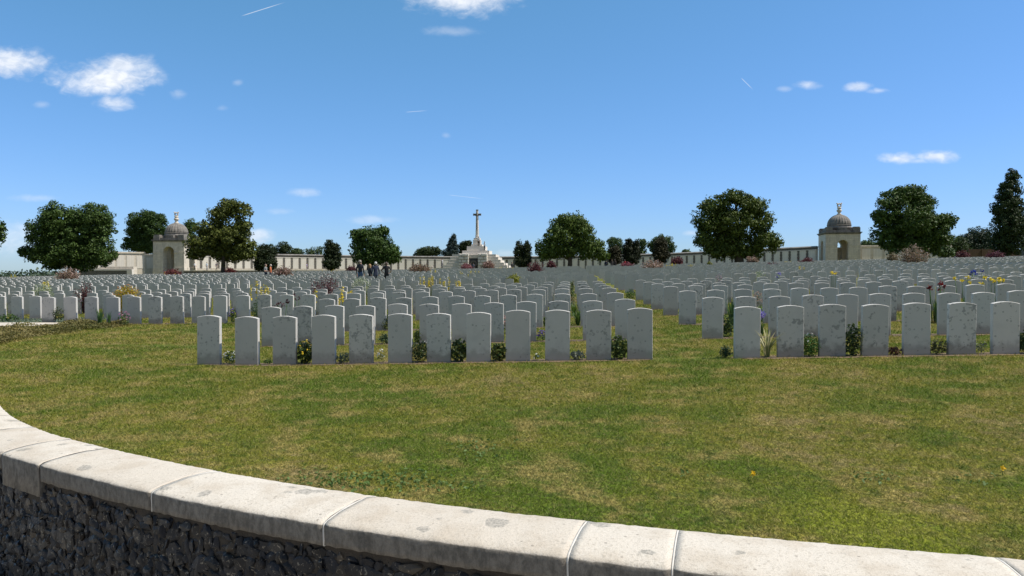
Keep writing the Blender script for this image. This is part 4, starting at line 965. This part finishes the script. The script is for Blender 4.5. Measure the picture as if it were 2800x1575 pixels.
def shrub(kind, label, x, y, w, h, c, c2, leaf=.07, shoots=60, per=26, flower=None, cat='shrub', group=None, stemc=None):
    """loose shrub: arching shoots leafed along their length"""
    r = root_at(kind, label, x, y, cat, group); P = []; N = []; tips = []; mb = MB()
    for i in range(shoots):
        a = rng.uniform(0, 2 * math.pi); q = rng.random() ** .6 * w / 2; L = h * rng.uniform(.6, 1.08) * (1 - .25 * (2 * q / w) ** 2)
        tip = np.array([math.cos(a) * q, math.sin(a) * q, L]); t = rng.uniform(.18, 1, per)[:, None]
        pts = tip * np.concatenate([t ** .8, t ** .8, t], 1); P.append(pts + rng.normal(0, leaf * .7, pts.shape)); N.append(np.tile([math.cos(a) * .5, math.sin(a) * .5, .5], (per, 1))); tips.append(tip)
        if i < 14: mb.tube([(0, 0, -.05), tip * np.array([.45, .45, .5]), tip * .95], [.018, .012, .004], 4)
    mb.build('stem', M_BARK, r); P = np.concatenate(P); P[:, 2] = np.abs(P[:, 2])
    ml('foliage', P, rng.uniform(.7, 1.3, len(P)) * leaf, leafmat(c, c2, .35, .8), r, np.concatenate(N))
    if flower:
        fc, fn, fs = flower; k = rng.integers(0, len(P), fn); ml('blossom', P[k] + rng.normal(0, leaf * .6, (fn, 3)) + np.array([0, 0, .02]), rng.uniform(.7, 1.3, fn) * fs, cols(fc, 1.25), r, np.tile([0, -.4, .6], (fn, 1)), .8)
    return r
def blades(mb, n, L, spread, w, lean=.5, x0=0., y0=0.):
    for _ in range(n):
        a = rng.uniform(0, 2 * math.pi); l = L * rng.uniform(.65, 1.05); q = spread * rng.random(); b = np.array([x0 + math.cos(a) * q * .3, y0 + math.sin(a) * q * .3, 0]); ln = lean * rng.uniform(.2, 1) * l
        s = np.array([-math.sin(a), math.cos(a), 0]) * w * .5; V = []
        for t, ww in ((0, .8), (.35, 1), (.7, .75), (1, .06)):
            p = b + np.array([math.cos(a) * ln * t ** 2.0, math.sin(a) * ln * t ** 2.0, l * t * (1 - .22 * lean * t)]); V += [tuple(p - s * ww), tuple(p + s * ww)]
        mb.add(V, [(2 * i, 2 * i + 1, 2 * i + 3, 2 * i + 2) for i in range(3)])
def grass_clump(kind, label, x, y, n, L, c, c2, w=.012, spread=.12, lean=.7, cat='plant', group=None):
    r = root_at(kind, label, x, y, cat, group); mb = MB(); blades(mb, n, L, spread, w, lean); mb.build('leaves', leafmat(c, c2, .3, 1.0), r); return r
def iris(label, x, y, n, h, fc, nf, spread=.14, leafh=None, group=None, kind='iris_clump'):
    r = root_at(kind, label, x, y, 'iris', group); mb = MB(); blades(mb, n, leafh or h * .8, spread * 1.6, .028, .25); mb.build('leaves', leafmat((.05, .11, .035), (.10, .19, .06), .3), r)
    for i in range(nf):
        px, py = rng.normal(0, spread, 2) * .8; hh = h * rng.uniform(.82, 1.03); mb = MB(); mb.tube([(px * .6, py * .6, 0), (px, py, hh)], [.008, .006], 5); st = mb.build('flower_stalk', leafmat((.07, .13, .04)), r)
        Q = np.array([px, py, hh]) + rng.normal(0, .022, (14, 3)); ml('petals', Q, rng.uniform(.04, .065, 14), cols(fc, 1.5), st, None, .7)
    return r
def spikes(label, x, y, n, h, spread, group='yellow flower spikes among the headstones', fc=(.62, .47, .03)):
    r = root_at('asphodel_clump', label, x, y, 'flower', group); mb = MB(); blades(mb, 24, h * .5, spread, .014, .5); mb.build('leaves', leafmat((.08, .14, .07), (.14, .2, .1), .3), r)
    for i in range(n):
        px = rng.uniform(-spread, spread); py = rng.normal(0, .12); hh = h * rng.uniform(.75, 1.03); ln = rng.normal(0, .05); mb = MB(); mb.tube([(px, py, 0), (px + ln, py, hh)], [.008, .006], 5)
        st = mb.build('flower_spike', leafmat((.10, .15, .06)), r); m = 46; t = rng.uniform(.55, 1, m); Q = np.stack([px + ln * t, np.full(m, py), hh * t], 1) + rng.normal(0, .022, (m, 3)) * np.array([1, 1, .3]); ml('blossom', Q, rng.uniform(.035, .06, m), cols(fc, 1.3), st, None, .75)
    return r
def build_plants():
    v1 = ROWS[0] + .06; gapA = lambda g: xy_of(1.064 - .622 * (11.5 - g), v1); gapB = lambda g: xy_of(2.69 + .618 * (g - .5), v1)
    GF = 'plants between the front-row headstones'; G_, G2_ = (.045, .085, .02), (.09, .15, .035)
    A = lambda g, *a, **k: bush(*a[:2], *gapA(g), *a[2:], group=GF, **k)
    o2 = ['', 'first and second', 'second and third', 'third and fourth', 'fourth and fifth', 'fifth and sixth', 'sixth and seventh', 'seventh and eighth', 'eighth and ninth', 'ninth and tenth', 'tenth and eleventh', 'eleventh and twelfth']
    A(1, 'flowering_plant', 'white daisy-like flowers right of the leftmost front-row headstone', .26, .2, G_, G2_, leaf=.035, n=260, flower=((.75, .75, .7), 30, .02))
    A(2, 'low_plant', 'tiny green sprigs between second and third front-row headstones from left', .16, .08, G_, G2_, leaf=.03, n=80)
    A(3, 'flowering_plant', 'leafy bush topped with yellow flowers in the front row', .30, .36, (.03, .055, .015), (.08, .12, .03), leaf=.06, n=420, flower=((.70, .52, .04), 34, .026))
    A(4, 'low_plant', 'grey-green low plant just right of the yellow-flowered bush', .26, .17, (.08, .11, .07), (.13, .16, .11), leaf=.04, n=220)
    A(5, 'flowering_plant', 'sparse white blossoms with pale straw blades, left part of front row', .14, .2, (.10, .14, .05), (.2, .2, .09), leaf=.03, n=70, flower=((.75, .75, .72), 14, .02))
    A(6, 'flowering_plant', 'dense dark green cushion with white blooms in the front row', .34, .34, (.018, .04, .012), (.05, .085, .025), leaf=.028, n=1300, flower=((.7, .7, .68), 8, .022))
    A(7, 'low_plant', 'broad-leaved green bush right of the dense dark cushion', .30, .36, (.035, .06, .018), (.10, .13, .04), leaf=.07, n=300)
    A(8, 'low_plant', 'glossy large-leaved plant with reddish tints in the front row', .28, .27, (.05, .10, .02), (.17, .15, .05), leaf=.085, n=150)
    A(9, 'low_plant', 'few thin sprigs with one white speck in the front row', .15, .1, G_, G2_, leaf=.03, n=50, flower=((.7, .7, .68), 3, .025))
    A(10, 'low_plant', 'small silver-leaved plant near the right end of the left front row', .26, .14, (.17, .19, .14), (.3, .31, .24), leaf=.05, n=150)
    A(11, 'low_plant', 'green bush with yellow-green tips beside the last left-block front headstone', .30, .36, (.04, .07, .02), (.15, .19, .05), leaf=.06, n=380)
    B = lambda g, *a, **k: bush(*a[:2], *gapB(g), *a[2:], group=GF, **k)
    B(0, 'low_plant', 'small dark green clump left of the first right-block front headstone', .2, .17, (.03, .06, .025), (.06, .1, .045), leaf=.04, n=240)
    grass_clump('striped_grass', 'yellow-striped arching blades between the first two right-block front headstones', *gapB(1), 34, .5, (.16, .20, .06), (.62, .55, .30), .022, .16, .75, group=GF)
    B(2, 'flowering_plant', 'bright green dense cushion with white blooms in the right front row', .34, .34, (.035, .10, .015), (.08, .19, .03), leaf=.028, n=1300, flower=((.72, .72, .68), 6, .026))
    B(3, 'rose_bush', 'dark glossy rose bush with upright shoot in the right front row', .34, .46, (.025, .045, .015), (.08, .11, .03), leaf=.06, n=400)
    B(4, 'low_plant', 'withered reddish brown leaves in the right front row', .2, .12, (.10, .05, .03), (.19, .1, .06), leaf=.06, n=80)
    B(5, 'low_plant', 'low olive-brown plant between fifth and sixth right-block front headstones', .27, .22, (.06, .08, .025), (.17, .14, .06), leaf=.04, n=280)
    B(6, 'low_plant', 'sparse pale sprigs between sixth and seventh right-block front headstones', .22, .2, (.12, .14, .08), (.26, .25, .17), leaf=.035, n=100)
    B(7, 'low_plant', 'dark leafy plant at the right edge of the front row', .28, .34, (.03, .06, .018), (.08, .12, .04), leaf=.06, n=260)
    # second to fourth rows, met along the lines of sight through the photograph
    def at(px, Z): return X(px, Z), Z
    GR = 'plants between the headstones of the nearer rows'
    grass_clump('day_lily', 'dark green arching leaf tuft in the third row beside the aisle column', *at(1580, 16.9), 80, .46, (.04, .09, .02), (.11, .18, .04), .02, .16, .8, group=GR)
    grass_clump('day_lily', 'bright green leaf tuft in the fourth row beside the aisle column', *at(1570, 19.7), 60, .42, (.06, .13, .02), (.16, .24, .04), .02, .16, .8, group=GR)
    bush('low_plant', 'grey-leaved plant further up the same column of headstones', *at(1566, 22.3), .25, .3, (.12, .15, .1), (.2, .24, .16), .05, 180, group=GR)
    bush('low_plant', 'pale straw flower heads farther up the column beside the aisle', *at(1565, 25), .3, .34, (.2, .17, .09), (.36, .28, .15), .05, 180, group=GR)
    for i, (lb, Z_, c1, c2) in enumerate((('grass-green tuft in the sixth row of the column beside the aisle', 28.2, (.05, .09, .03), (.12, .17, .06)), ('dull green tuft in the eighth row of the column beside the aisle', 33.6, (.06, .1, .03), (.16, .18, .08)), ('olive tuft in the ninth row of the column beside the aisle', 36.4, (.07, .09, .03), (.17, .16, .07)), ('green mound in the tenth row of the column beside the aisle', 39.2, (.05, .09, .03), (.12, .17, .05)), ('dry green mound in the eleventh row of the column beside the aisle', 42, (.08, .1, .04), (.2, .18, .09)))):
        bush('low_plant', lb, *at(1562.5 - i * .3, Z_), .3, .42, c1, c2, .07, 160, group=GR)
    bush('flowering_plant', 'deep purple flowers in the second row of the left block', *at(1483, 13.95), .2, .2, (.06, .09, .04), (.1, .13, .06), .04, 120, ((.13, .08, .34), 40, .022), group=GR)
    bush('low_plant', 'small green plant in the third row left of the deep purple flowers', *at(1491, 16.7), .2, .24, G_, G2_, .045, 160, group=GR)
    bush('flowering_plant', 'coral pink flower sprays in the second row', *at(1378, 13.95), .18, .5, (.08, .1, .04), (.14, .14, .07), .04, 60, ((.6, .32, .28), 40, .02), group=GR)
    bush('low_plant', 'grey-green leafy plant in the second row left of centre', *at(1054, 14.1), .28, .2, (.07, .12, .06), (.13, .19, .1), .05, 240, group=GR)
    bush('low_plant', 'green and brown plant in the third row left of centre', *at(1057, 16.9), .24, .28, (.05, .09, .02), (.14, .14, .05), .05, 220, group=GR)
    bush('low_plant', 'small bushy plant in the fourth row left of centre', *at(1059, 19.6), .24, .2, (.05, .09, .02), (.12, .16, .05), .05, 220, group=GR)
    bush('low_plant', 'green plant in the second row behind the dense dark cushion', *at(1146, 14.05), .22, .26, G_, (.12, .15, .04), .05, 220, group=GR)
    bush('rose_bush', 'large green bush in the second row at the aisle edge of the right block', *at(1992, 13.8), .38, .48, (.03, .06, .018), (.09, .14, .04), .06, 420, group=GR)
    iris('upright iris leaves without bloom in the third row of the right block', *at(2002, 16.4), 40, .62, (.1, .2, .05), 0, .13, .6, group=GR)
    grass_clump('day_lily', 'light green leaf tuft in the third row beside lilac irises', *at(2083, 16.6), 60, .45, (.08, .15, .03), (.17, .26, .06), .02, .14, .6, group=GR)
    iris('lilac-blue irises in the second row of the right block', *at(2084, 13.7), 14, .46, (.24, .20, .46), 5, .05, .3, group=GR)
    bush('low_plant', 'brown and green plant deeper in the right block by the aisle', *at(2016, 21.6), .32, .5, (.08, .10, .03), (.2, .15, .06), .05, 260, group=GR)
    bush('flowering_plant', 'salmon pink seed heads in the fourth row of the right block', *at(2073, 19.2), .26, .55, (.1, .12, .06), (.2, .18, .1), .045, 140, ((.42, .28, .22), 50, .026), group=GR)
    bush('flowering_plant', 'mauve flower spray standing above the sixth row of the right block', *at(1966, 24.6), .3, .95, (.12, .12, .08), (.2, .18, .14), .05, 60, ((.32, .22, .26), 50, .03), group=GR)
    iris('purple-blue irises above the seventh row of the right block', *at(2132, 24.4), 20, .95, (.18, .17, .40), 4, .10, .5, group=GR)
    iris('tall dark red irises with green leaves toward the right edge', *at(2562, 15.3), 50, .85, (.13, .012, .014), 6, .12, .55, group=GR)
    iris('yellow irises left of the pair near the right edge', *at(2645, 17.4), 24, .88, (.65, .50, .03), 6, .16, .5, group=GR)
    iris('yellow irises at the far right between two headstones', *at(2718, 17.6), 24, .9, (.65, .50, .03), 6, .16, .5, group=GR)
    iris('dark blue irises in the shaded right part of the graves', *at(2662, 23.6), 18, .95, (.035, .05, .28), 6, .14, .5, group=GR)
    iris('single yellow iris above the stones of the right block', *at(2278, 24.3), 10, .98, (.65, .48, .03), 3, .05, .4, group=GR)
    iris('two dark maroon irises in the third row of the left block', *at(758, 17.3), 10, .72, (.05, .008, .014), 4, .17, .4, group=GR)
    iris('dark maroon iris heads behind the pair of maroon irises', *at(810, 20.4), 10, .78, (.05, .008, .014), 3, .12, .4, group=GR)
    bush('flowering_plant', 'purple flowers in the fifth row left of the lichen-dark stones', *at(637, 19.9), .2, .42, (.05, .09, .03), (.1, .15, .05), .05, 220, ((.17, .12, .38), 26, .026), group=GR)
    bush('low_plant', 'dark green narrow plant below the tall yellow spikes', *at(700, 21), .3, .6, (.04, .08, .03), (.09, .14, .05), .05, 260, group=GR)
    iris('dark green sword leaves before the left end of the fourth row', *at(272, 19.35), 26, .55, (.1, .2, .05), 0, .13, .55, group=GR)
    iris('small fan of sword leaves right of the larger sword-leaf clump', *at(297, 19.4), 12, .45, (.1, .2, .05), 0, .08, .45, group=GR)
    bush('flowering_plant', 'bright pink flower cushion at the left end of the fourth row', *at(338, 19.6), .3, .38, (.05, .09, .03), (.1, .15, .05), .045, 240, ((.5, .2, .36), 26, .024), group=GR)
    bush('low_plant', 'small dark shrub between the two leftmost headstones of the fourth row', *at(158, 20.3), .3, .5, (.03, .05, .02), (.08, .1, .04), .06, 200, group=GR)
    bush('low_plant', 'round green plant on the grass at the far left edge', *at(18, 22), .7, .25, (.04, .08, .02), (.08, .14, .035), .06, 300, group=GR)
    bush('low_plant', 'round green bush at the aisle edge of the right block, seventh row', *at(1724, 27.4), .42, .42, (.04, .09, .018), (.09, .17, .035), .05, 420, group=GR)
    bush('low_plant', 'dark green bush at the aisle edge of the right block, tenth row', *at(1644, 38.5), .5, .4, (.03, .06, .018), (.07, .11, .03), .06, 300, group=GR)
    # taller shrubs further back
    GS = 'shrubs standing among the headstones'; RD, RD2 = (.06, .018, .022), (.17, .055, .06); PK, PK2 = (.13, .12, .06), (.42, .26, .22)
    def sh(kind, label, px, top, wpx, Z, c, c2, flower=None, leaf=None, shoots=None):
        x = X(px, Z); h = H(top, Z) - G(x, Z); w = wpx * Z / F; leaf = leaf or max(.06, Z * .0022)
        n = int(np.clip(w * h * 60, 40, 160)); shrub(kind, label, x, Z, w, max(.5, h), c, c2, leaf, shoots or n, 24, flower, group=GS)
    sh('barberry_bush', 'large maroon barberry in the middle of the left block', 888, 748, 84, 27.2, RD, RD2)
    sh('barberry_bush', 'maroon barberry behind the left end of the fourth row', 228, 771, 54, 26.2, RD, RD2)
    sh('barberry_bush', 'broad dark red barberry before the twin-column yew', 1464, 717, 44, 60, RD, RD2)
    sh('barberry_bush', 'small red barberry below the round fresh green tree', 1507, 715, 22, 95, RD, RD2)
    sh('barberry_bush', 'wide low maroon barberry below the right pavilion side of the largest tree', 2110, 720, 50, 65, RD, RD2)
    sh('barberry_bush', 'distant maroon barberry right of the rightmost yew', 1852, 704, 28, 100, RD, RD2)
    sh('barberry_bush', 'pinkish red barberry near the person in red', 1713, 719, 32, 86, (.12, .03, .04), (.3, .1, .12))
    sh('barberry_bush', 'maroon barberry before the right pavilion', 2207, 707, 38, 86, RD, RD2)
    sh('barberry_bush', 'dusky red barberry by the fence at the right', 2721, 689, 42, 88, RD, (.2, .08, .1))
    sh('barberry_bush', 'dark maroon barberry left of the fence', 2632, 690, 30, 106, RD, RD2)
    sh('barberry_bush', 'red shrub with yellow blooms before the left pavilion', 473, 738, 44, 96, (.1, .03, .03), (.28, .09, .08), ((.6, .42, .03), 90, .22))
    sh('barberry_bush', 'small rusty red shrub below the olive-green tree', 630, 735, 22, 116, RD, (.2, .06, .05))
    sh('barberry_bush', 'small red shrub left of the bushy tree foot', 961, 729, 24, 104, RD, RD2)
    WH = (.62, .50, .46)
    sh('spiraea_bush', 'pale pink shrub at the far left before the wide tree', 184, 735, 60, 66, PK, PK2, (WH, 260, .15))
    sh('spiraea_bush', 'pinkish brown shrub right of the low yew', 776, 729, 56, 66, PK, (.36, .2, .18), (WH, 120, .14))
    sh('spiraea_bush', 'pinkish bronze shrub left of the cross steps', 1149, 721, 62, 76, (.12, .1, .05), (.32, .2, .15), (WH, 80, .14))
    sh('spiraea_bush', 'reddish pink shrub before the left pier of the cross base', 1275, 724, 30, 106, (.2, .07, .08), (.42, .2, .2))
    sh('spiraea_bush', 'pink shrub right of the bronze panel of the cross base', 1335, 717, 32, 110, PK, (.42, .22, .22))
    sh('spiraea_bush', 'pink and white shrub below the rightmost yew', 1783, 713, 66, 60, PK, PK2, (WH, 260, .14))
    sh('spiraea_bush', 'small pink-brown shrub right of the largest tree', 2057, 703, 30, 100, PK, PK2)
    sh('spiraea_bush', 'tall pink-tipped shrub below the large right tree', 2497, 672, 78, 58, (.10, .11, .045), (.36, .23, .18), (WH, 260, .12))
    sh('spiraea_bush', 'small straw-pink shrub left of the tall pink-tipped shrub', 2441, 693, 28, 76, PK, (.36, .27, .18))
    bush('golden_bush', 'rounded yellow-green bush in the middle of the left block', *at(1406, 35), .92, H(750, 35) - G(*at(1406, 35)), (.12, .14, .02), (.30, .30, .04), .08, 2400, cat='shrub', group=GS)
    bush('golden_bush', 'small yellow-green bush below the largest tree', *at(1941, 76), .85, H(715, 76) - G(*at(1941, 76)), (.12, .14, .02), (.28, .26, .05), .2, 300, cat='shrub', group=GS)
    bush('golden_bush', 'bright golden orange bush behind the fourth row at the left', *at(346, 24.4), .92, H(781, 24.4) - G(*at(346, 24.4)), (.24, .20, .02), (.46, .31, .025), .06, 2600, ((.5, .2, .03), 70, .03), cat='shrub', group=GS)
    for lb, px, top, w, Z in (('pale variegated bush near the left edge', 115, 775, 54, 31), ('pale green variegated bush left of the middle', 988, 758, 60, 34), ('cream variegated bush in the right block', 2075, 742, 64, 32.5)):
        bush('variegated_bush', lb, *at(px, Z), w * Z / F, H(top, Z) - G(*at(px, Z)), (.13, .19, .09), (.50, .52, .36), .07, 1700, cat='shrub', group=GS)
    # tall yellow spikes
    S = [('pair of yellow spikes nearest, one leaning, left block third row', 705, 762, 3, 21.2, .35), ('yellow spikes left of the leaning pair', 740, 770, 4, 21.6, .3), ('single yellow spike behind the second row', 860, 787, 1, 20.8, .02), ('single yellow spike left of the triple spikes', 897, 792, 1, 20.6, .02), ('tall yellow spikes below the pale green variegated bush', 945, 776, 4, 20.4, .2),
         ('low cluster of yellow blooms left of the tall spikes', 918, 806, 4, 20.7, .1), ('thin yellow spike standing alone left of the dense yellow group', 1148, 747, 1, 33, .03), ('dense group of yellow spikes, left-centre', 1175, 755, 8, 33, .28), ('yellow spike right of the dense group', 1206, 755, 2, 32.4, .1), ('five tall yellow spikes in the centre', 1240, 757, 5, 26.4, .3), ('single short yellow spike right of the five', 1263, 771, 1, 26.2, .02)]
    for lb, px, top, n, Z, sp in S: spikes(lb, *at(px, Z), n, H(top, Z) - G(*at(px, Z)), sp)
    S2 = [('far yellow blooms centre left of the cross axis', 1271, 742, 8, 52, .5), ('far yellow blooms below the cross', 1293, 739, 8, 58, .55), ('yellow blooms beside the bronze shrub', 1185, 734, 5, 62, .3), ('yellow blooms right of the cross base', 1382, 730, 8, 92, 1.2), ('yellow blooms in a line right of the pink and white shrub', 1833, 719, 12, 72, 1.2), ('yellow blooms farther right in that line', 1888, 725, 7, 66, .8), ('yellow blooms before the right yews row end', 2010, 733, 5, 58, .4), ('yellow spikes right of the cream bush', 2189, 741, 5, 39, .25), ('yellow patch beyond the maroon barberry on the right', 2159, 720, 8, 84, 1.0),
          ('yellow blooms at the right pavilion foot', 2318, 711, 10, 96, 2.2), ('golden blooms at the far left edge', 37, 750, 10, 92, 1.2), ('yellow blooms above the pale variegated bush', 126, 770, 5, 33, .3), ('yellow blooms left of the olive-green tree', 540, 747, 6, 88, .8), ('yellow blooms below the split yew', 902, 736, 6, 100, 1.4)]
    for lb, px, top, n, Z, sp in S2: spikes(lb, *at(px, Z), n, max(.9, H(top, Z) - G(*at(px, Z))), sp)
    # ground cover bed inside the wall at the left and a blue-green mat behind it
    top = np.array([(0, 1150), (330, 1015), (640, 1025), (900, 1000), (1300, 985), (1990, 985), (2095, 1025)]) / 6.0375 + np.array([0, 720]); bot = np.array([(0, 1350), (400, 1255), (800, 1185), (1100, 1160), (1400, 1110), (1800, 1070), (2095, 1030)]) / 6.0375 + np.array([0, 720])
    P = []
    px = rng.uniform(-60, 347, 15000); a, b = np.interp(px, top[:, 0], top[:, 1]) + 5 - np.minimum(px, 0) * .4, np.interp(px, bot[:, 0], bot[:, 1]); a = np.minimum(a, b)
    x, y = ground_pix(px, a + (b - a) * rng.random(15000)); P = np.stack([x + rng.normal(0, .05, 15000), y + rng.normal(0, .08, 15000), 0 * x], 1)
    hh = .10 + .09 * np.sin(P[:, 0] * 3.1) * np.cos(P[:, 1] * 2.3) + .05 * np.sin(P[:, 0] * 9); P[:, 2] = gz(P[:, 0], P[:, 1]) + rng.random(len(P)) ** .6 * np.clip(hh, .05, .3)
    N = np.tile([0, -.2, .9], (len(P), 1)); V, Fc = leaves(P, rng.uniform(.03, .07, len(P)), N, .6)
    tag(link('groundcover_bed', mesh_np('groundcover_bed', V, Fc), leafmat((.085, .095, .022), (.235, .185, .065), .25, .35)), 'low spreading olive and brown ground cover along the left lawn edge', 'ground cover', kind='stuff')
    P = np.stack([rng.uniform(-16.5, -12.7, 5000), rng.uniform(20.9, 23.2, 5000), np.zeros(5000)], 1); P[:, 2] = gz(P[:, 0], P[:, 1]) + rng.random(5000) * .06
    V, Fc = leaves(P, rng.uniform(.03, .06, 5000), np.tile([0, 0, 1.2], (5000, 1)), .6); tag(link('groundcover_mat', mesh_np('groundcover_mat', V, Fc), leafmat((.10, .14, .10), (.20, .25, .19))), 'flat blue-green mat of low plants behind the left headstones', 'ground cover', kind='stuff')
    # broad-leaved weeds in the lawn near the coping, and dandelions
    P = []
    for px, py, sx, sy, n in ((960, 1318, 100, 14, 300), (1130, 1320, 70, 16, 150), (1310, 1222, 50, 11, 70), (1290, 1245, 40, 9, 30), (1260, 1335, 36, 7, 30), (2390, 1312, 34, 7, 40), (1900, 1305, 30, 7, 20), (2660, 1316, 40, 9, 20)):
        x, y = ground_pix(px + rng.normal(0, sx, n), py + rng.normal(0, sy, n)); ok = wall_sd(x, y) > .03; x, y = x[ok], y[ok]
        P.append(np.stack([x, y, gz(x, y) + rng.uniform(.004, .022, len(x))], 1))
    P = np.concatenate(P); V, Fc = leaves(P, rng.uniform(.02, .04, len(P)), np.tile([0, 0, 1.3], (len(P), 1)), .6)
    tag(link('clover_patches', mesh_np('clover_patches', V, Fc), leafmat((.085, .15, .03), (.16, .23, .07))), 'broad-leaved clover and weeds in the lawn by the coping', 'weeds', kind='stuff')
    for lb, px, py in (('yellow dandelion in the lawn farther from the right edge', 2062, 1318), ('yellow dandelion in the lawn by the right edge', 2748, 1303)):
        x, y = (float(q[0]) for q in ground_pix(px, py)); r = thing('dandelion', lb, 'flower', (x, y, G(x, y))); mb = MB(); mb.tube([(0, 0, 0), (.004, 0, .045)], [.0025, .002], 5); mb.build('stem', leafmat((.1, .16, .05)), r)
        Q = rng.normal(0, .008, (30, 3)) + np.array([.004, 0, .05]); ml('flower_head', Q, np.full(30, .02), cols((.75, .50, .02), 1.2), r, np.tile([0, -.5, .8], (30, 1)), .5)

build_memorial()
build_pavilion('domed stone pavilion on the left, partly behind the olive-green tree', (X(484, 155), 155, EYE + .95), -TH + R(2), 1.28).scale = (.94, .94, .95)
build_pavilion('domed stone pavilion on the right, standing clear of trees', (X(2293, 147.5), 147.5, EYE + 2.15), R(-11.5), 1.14).scale = (.92, .92, .95)
build_cross()
build_fence()
build_plants()
build_people()
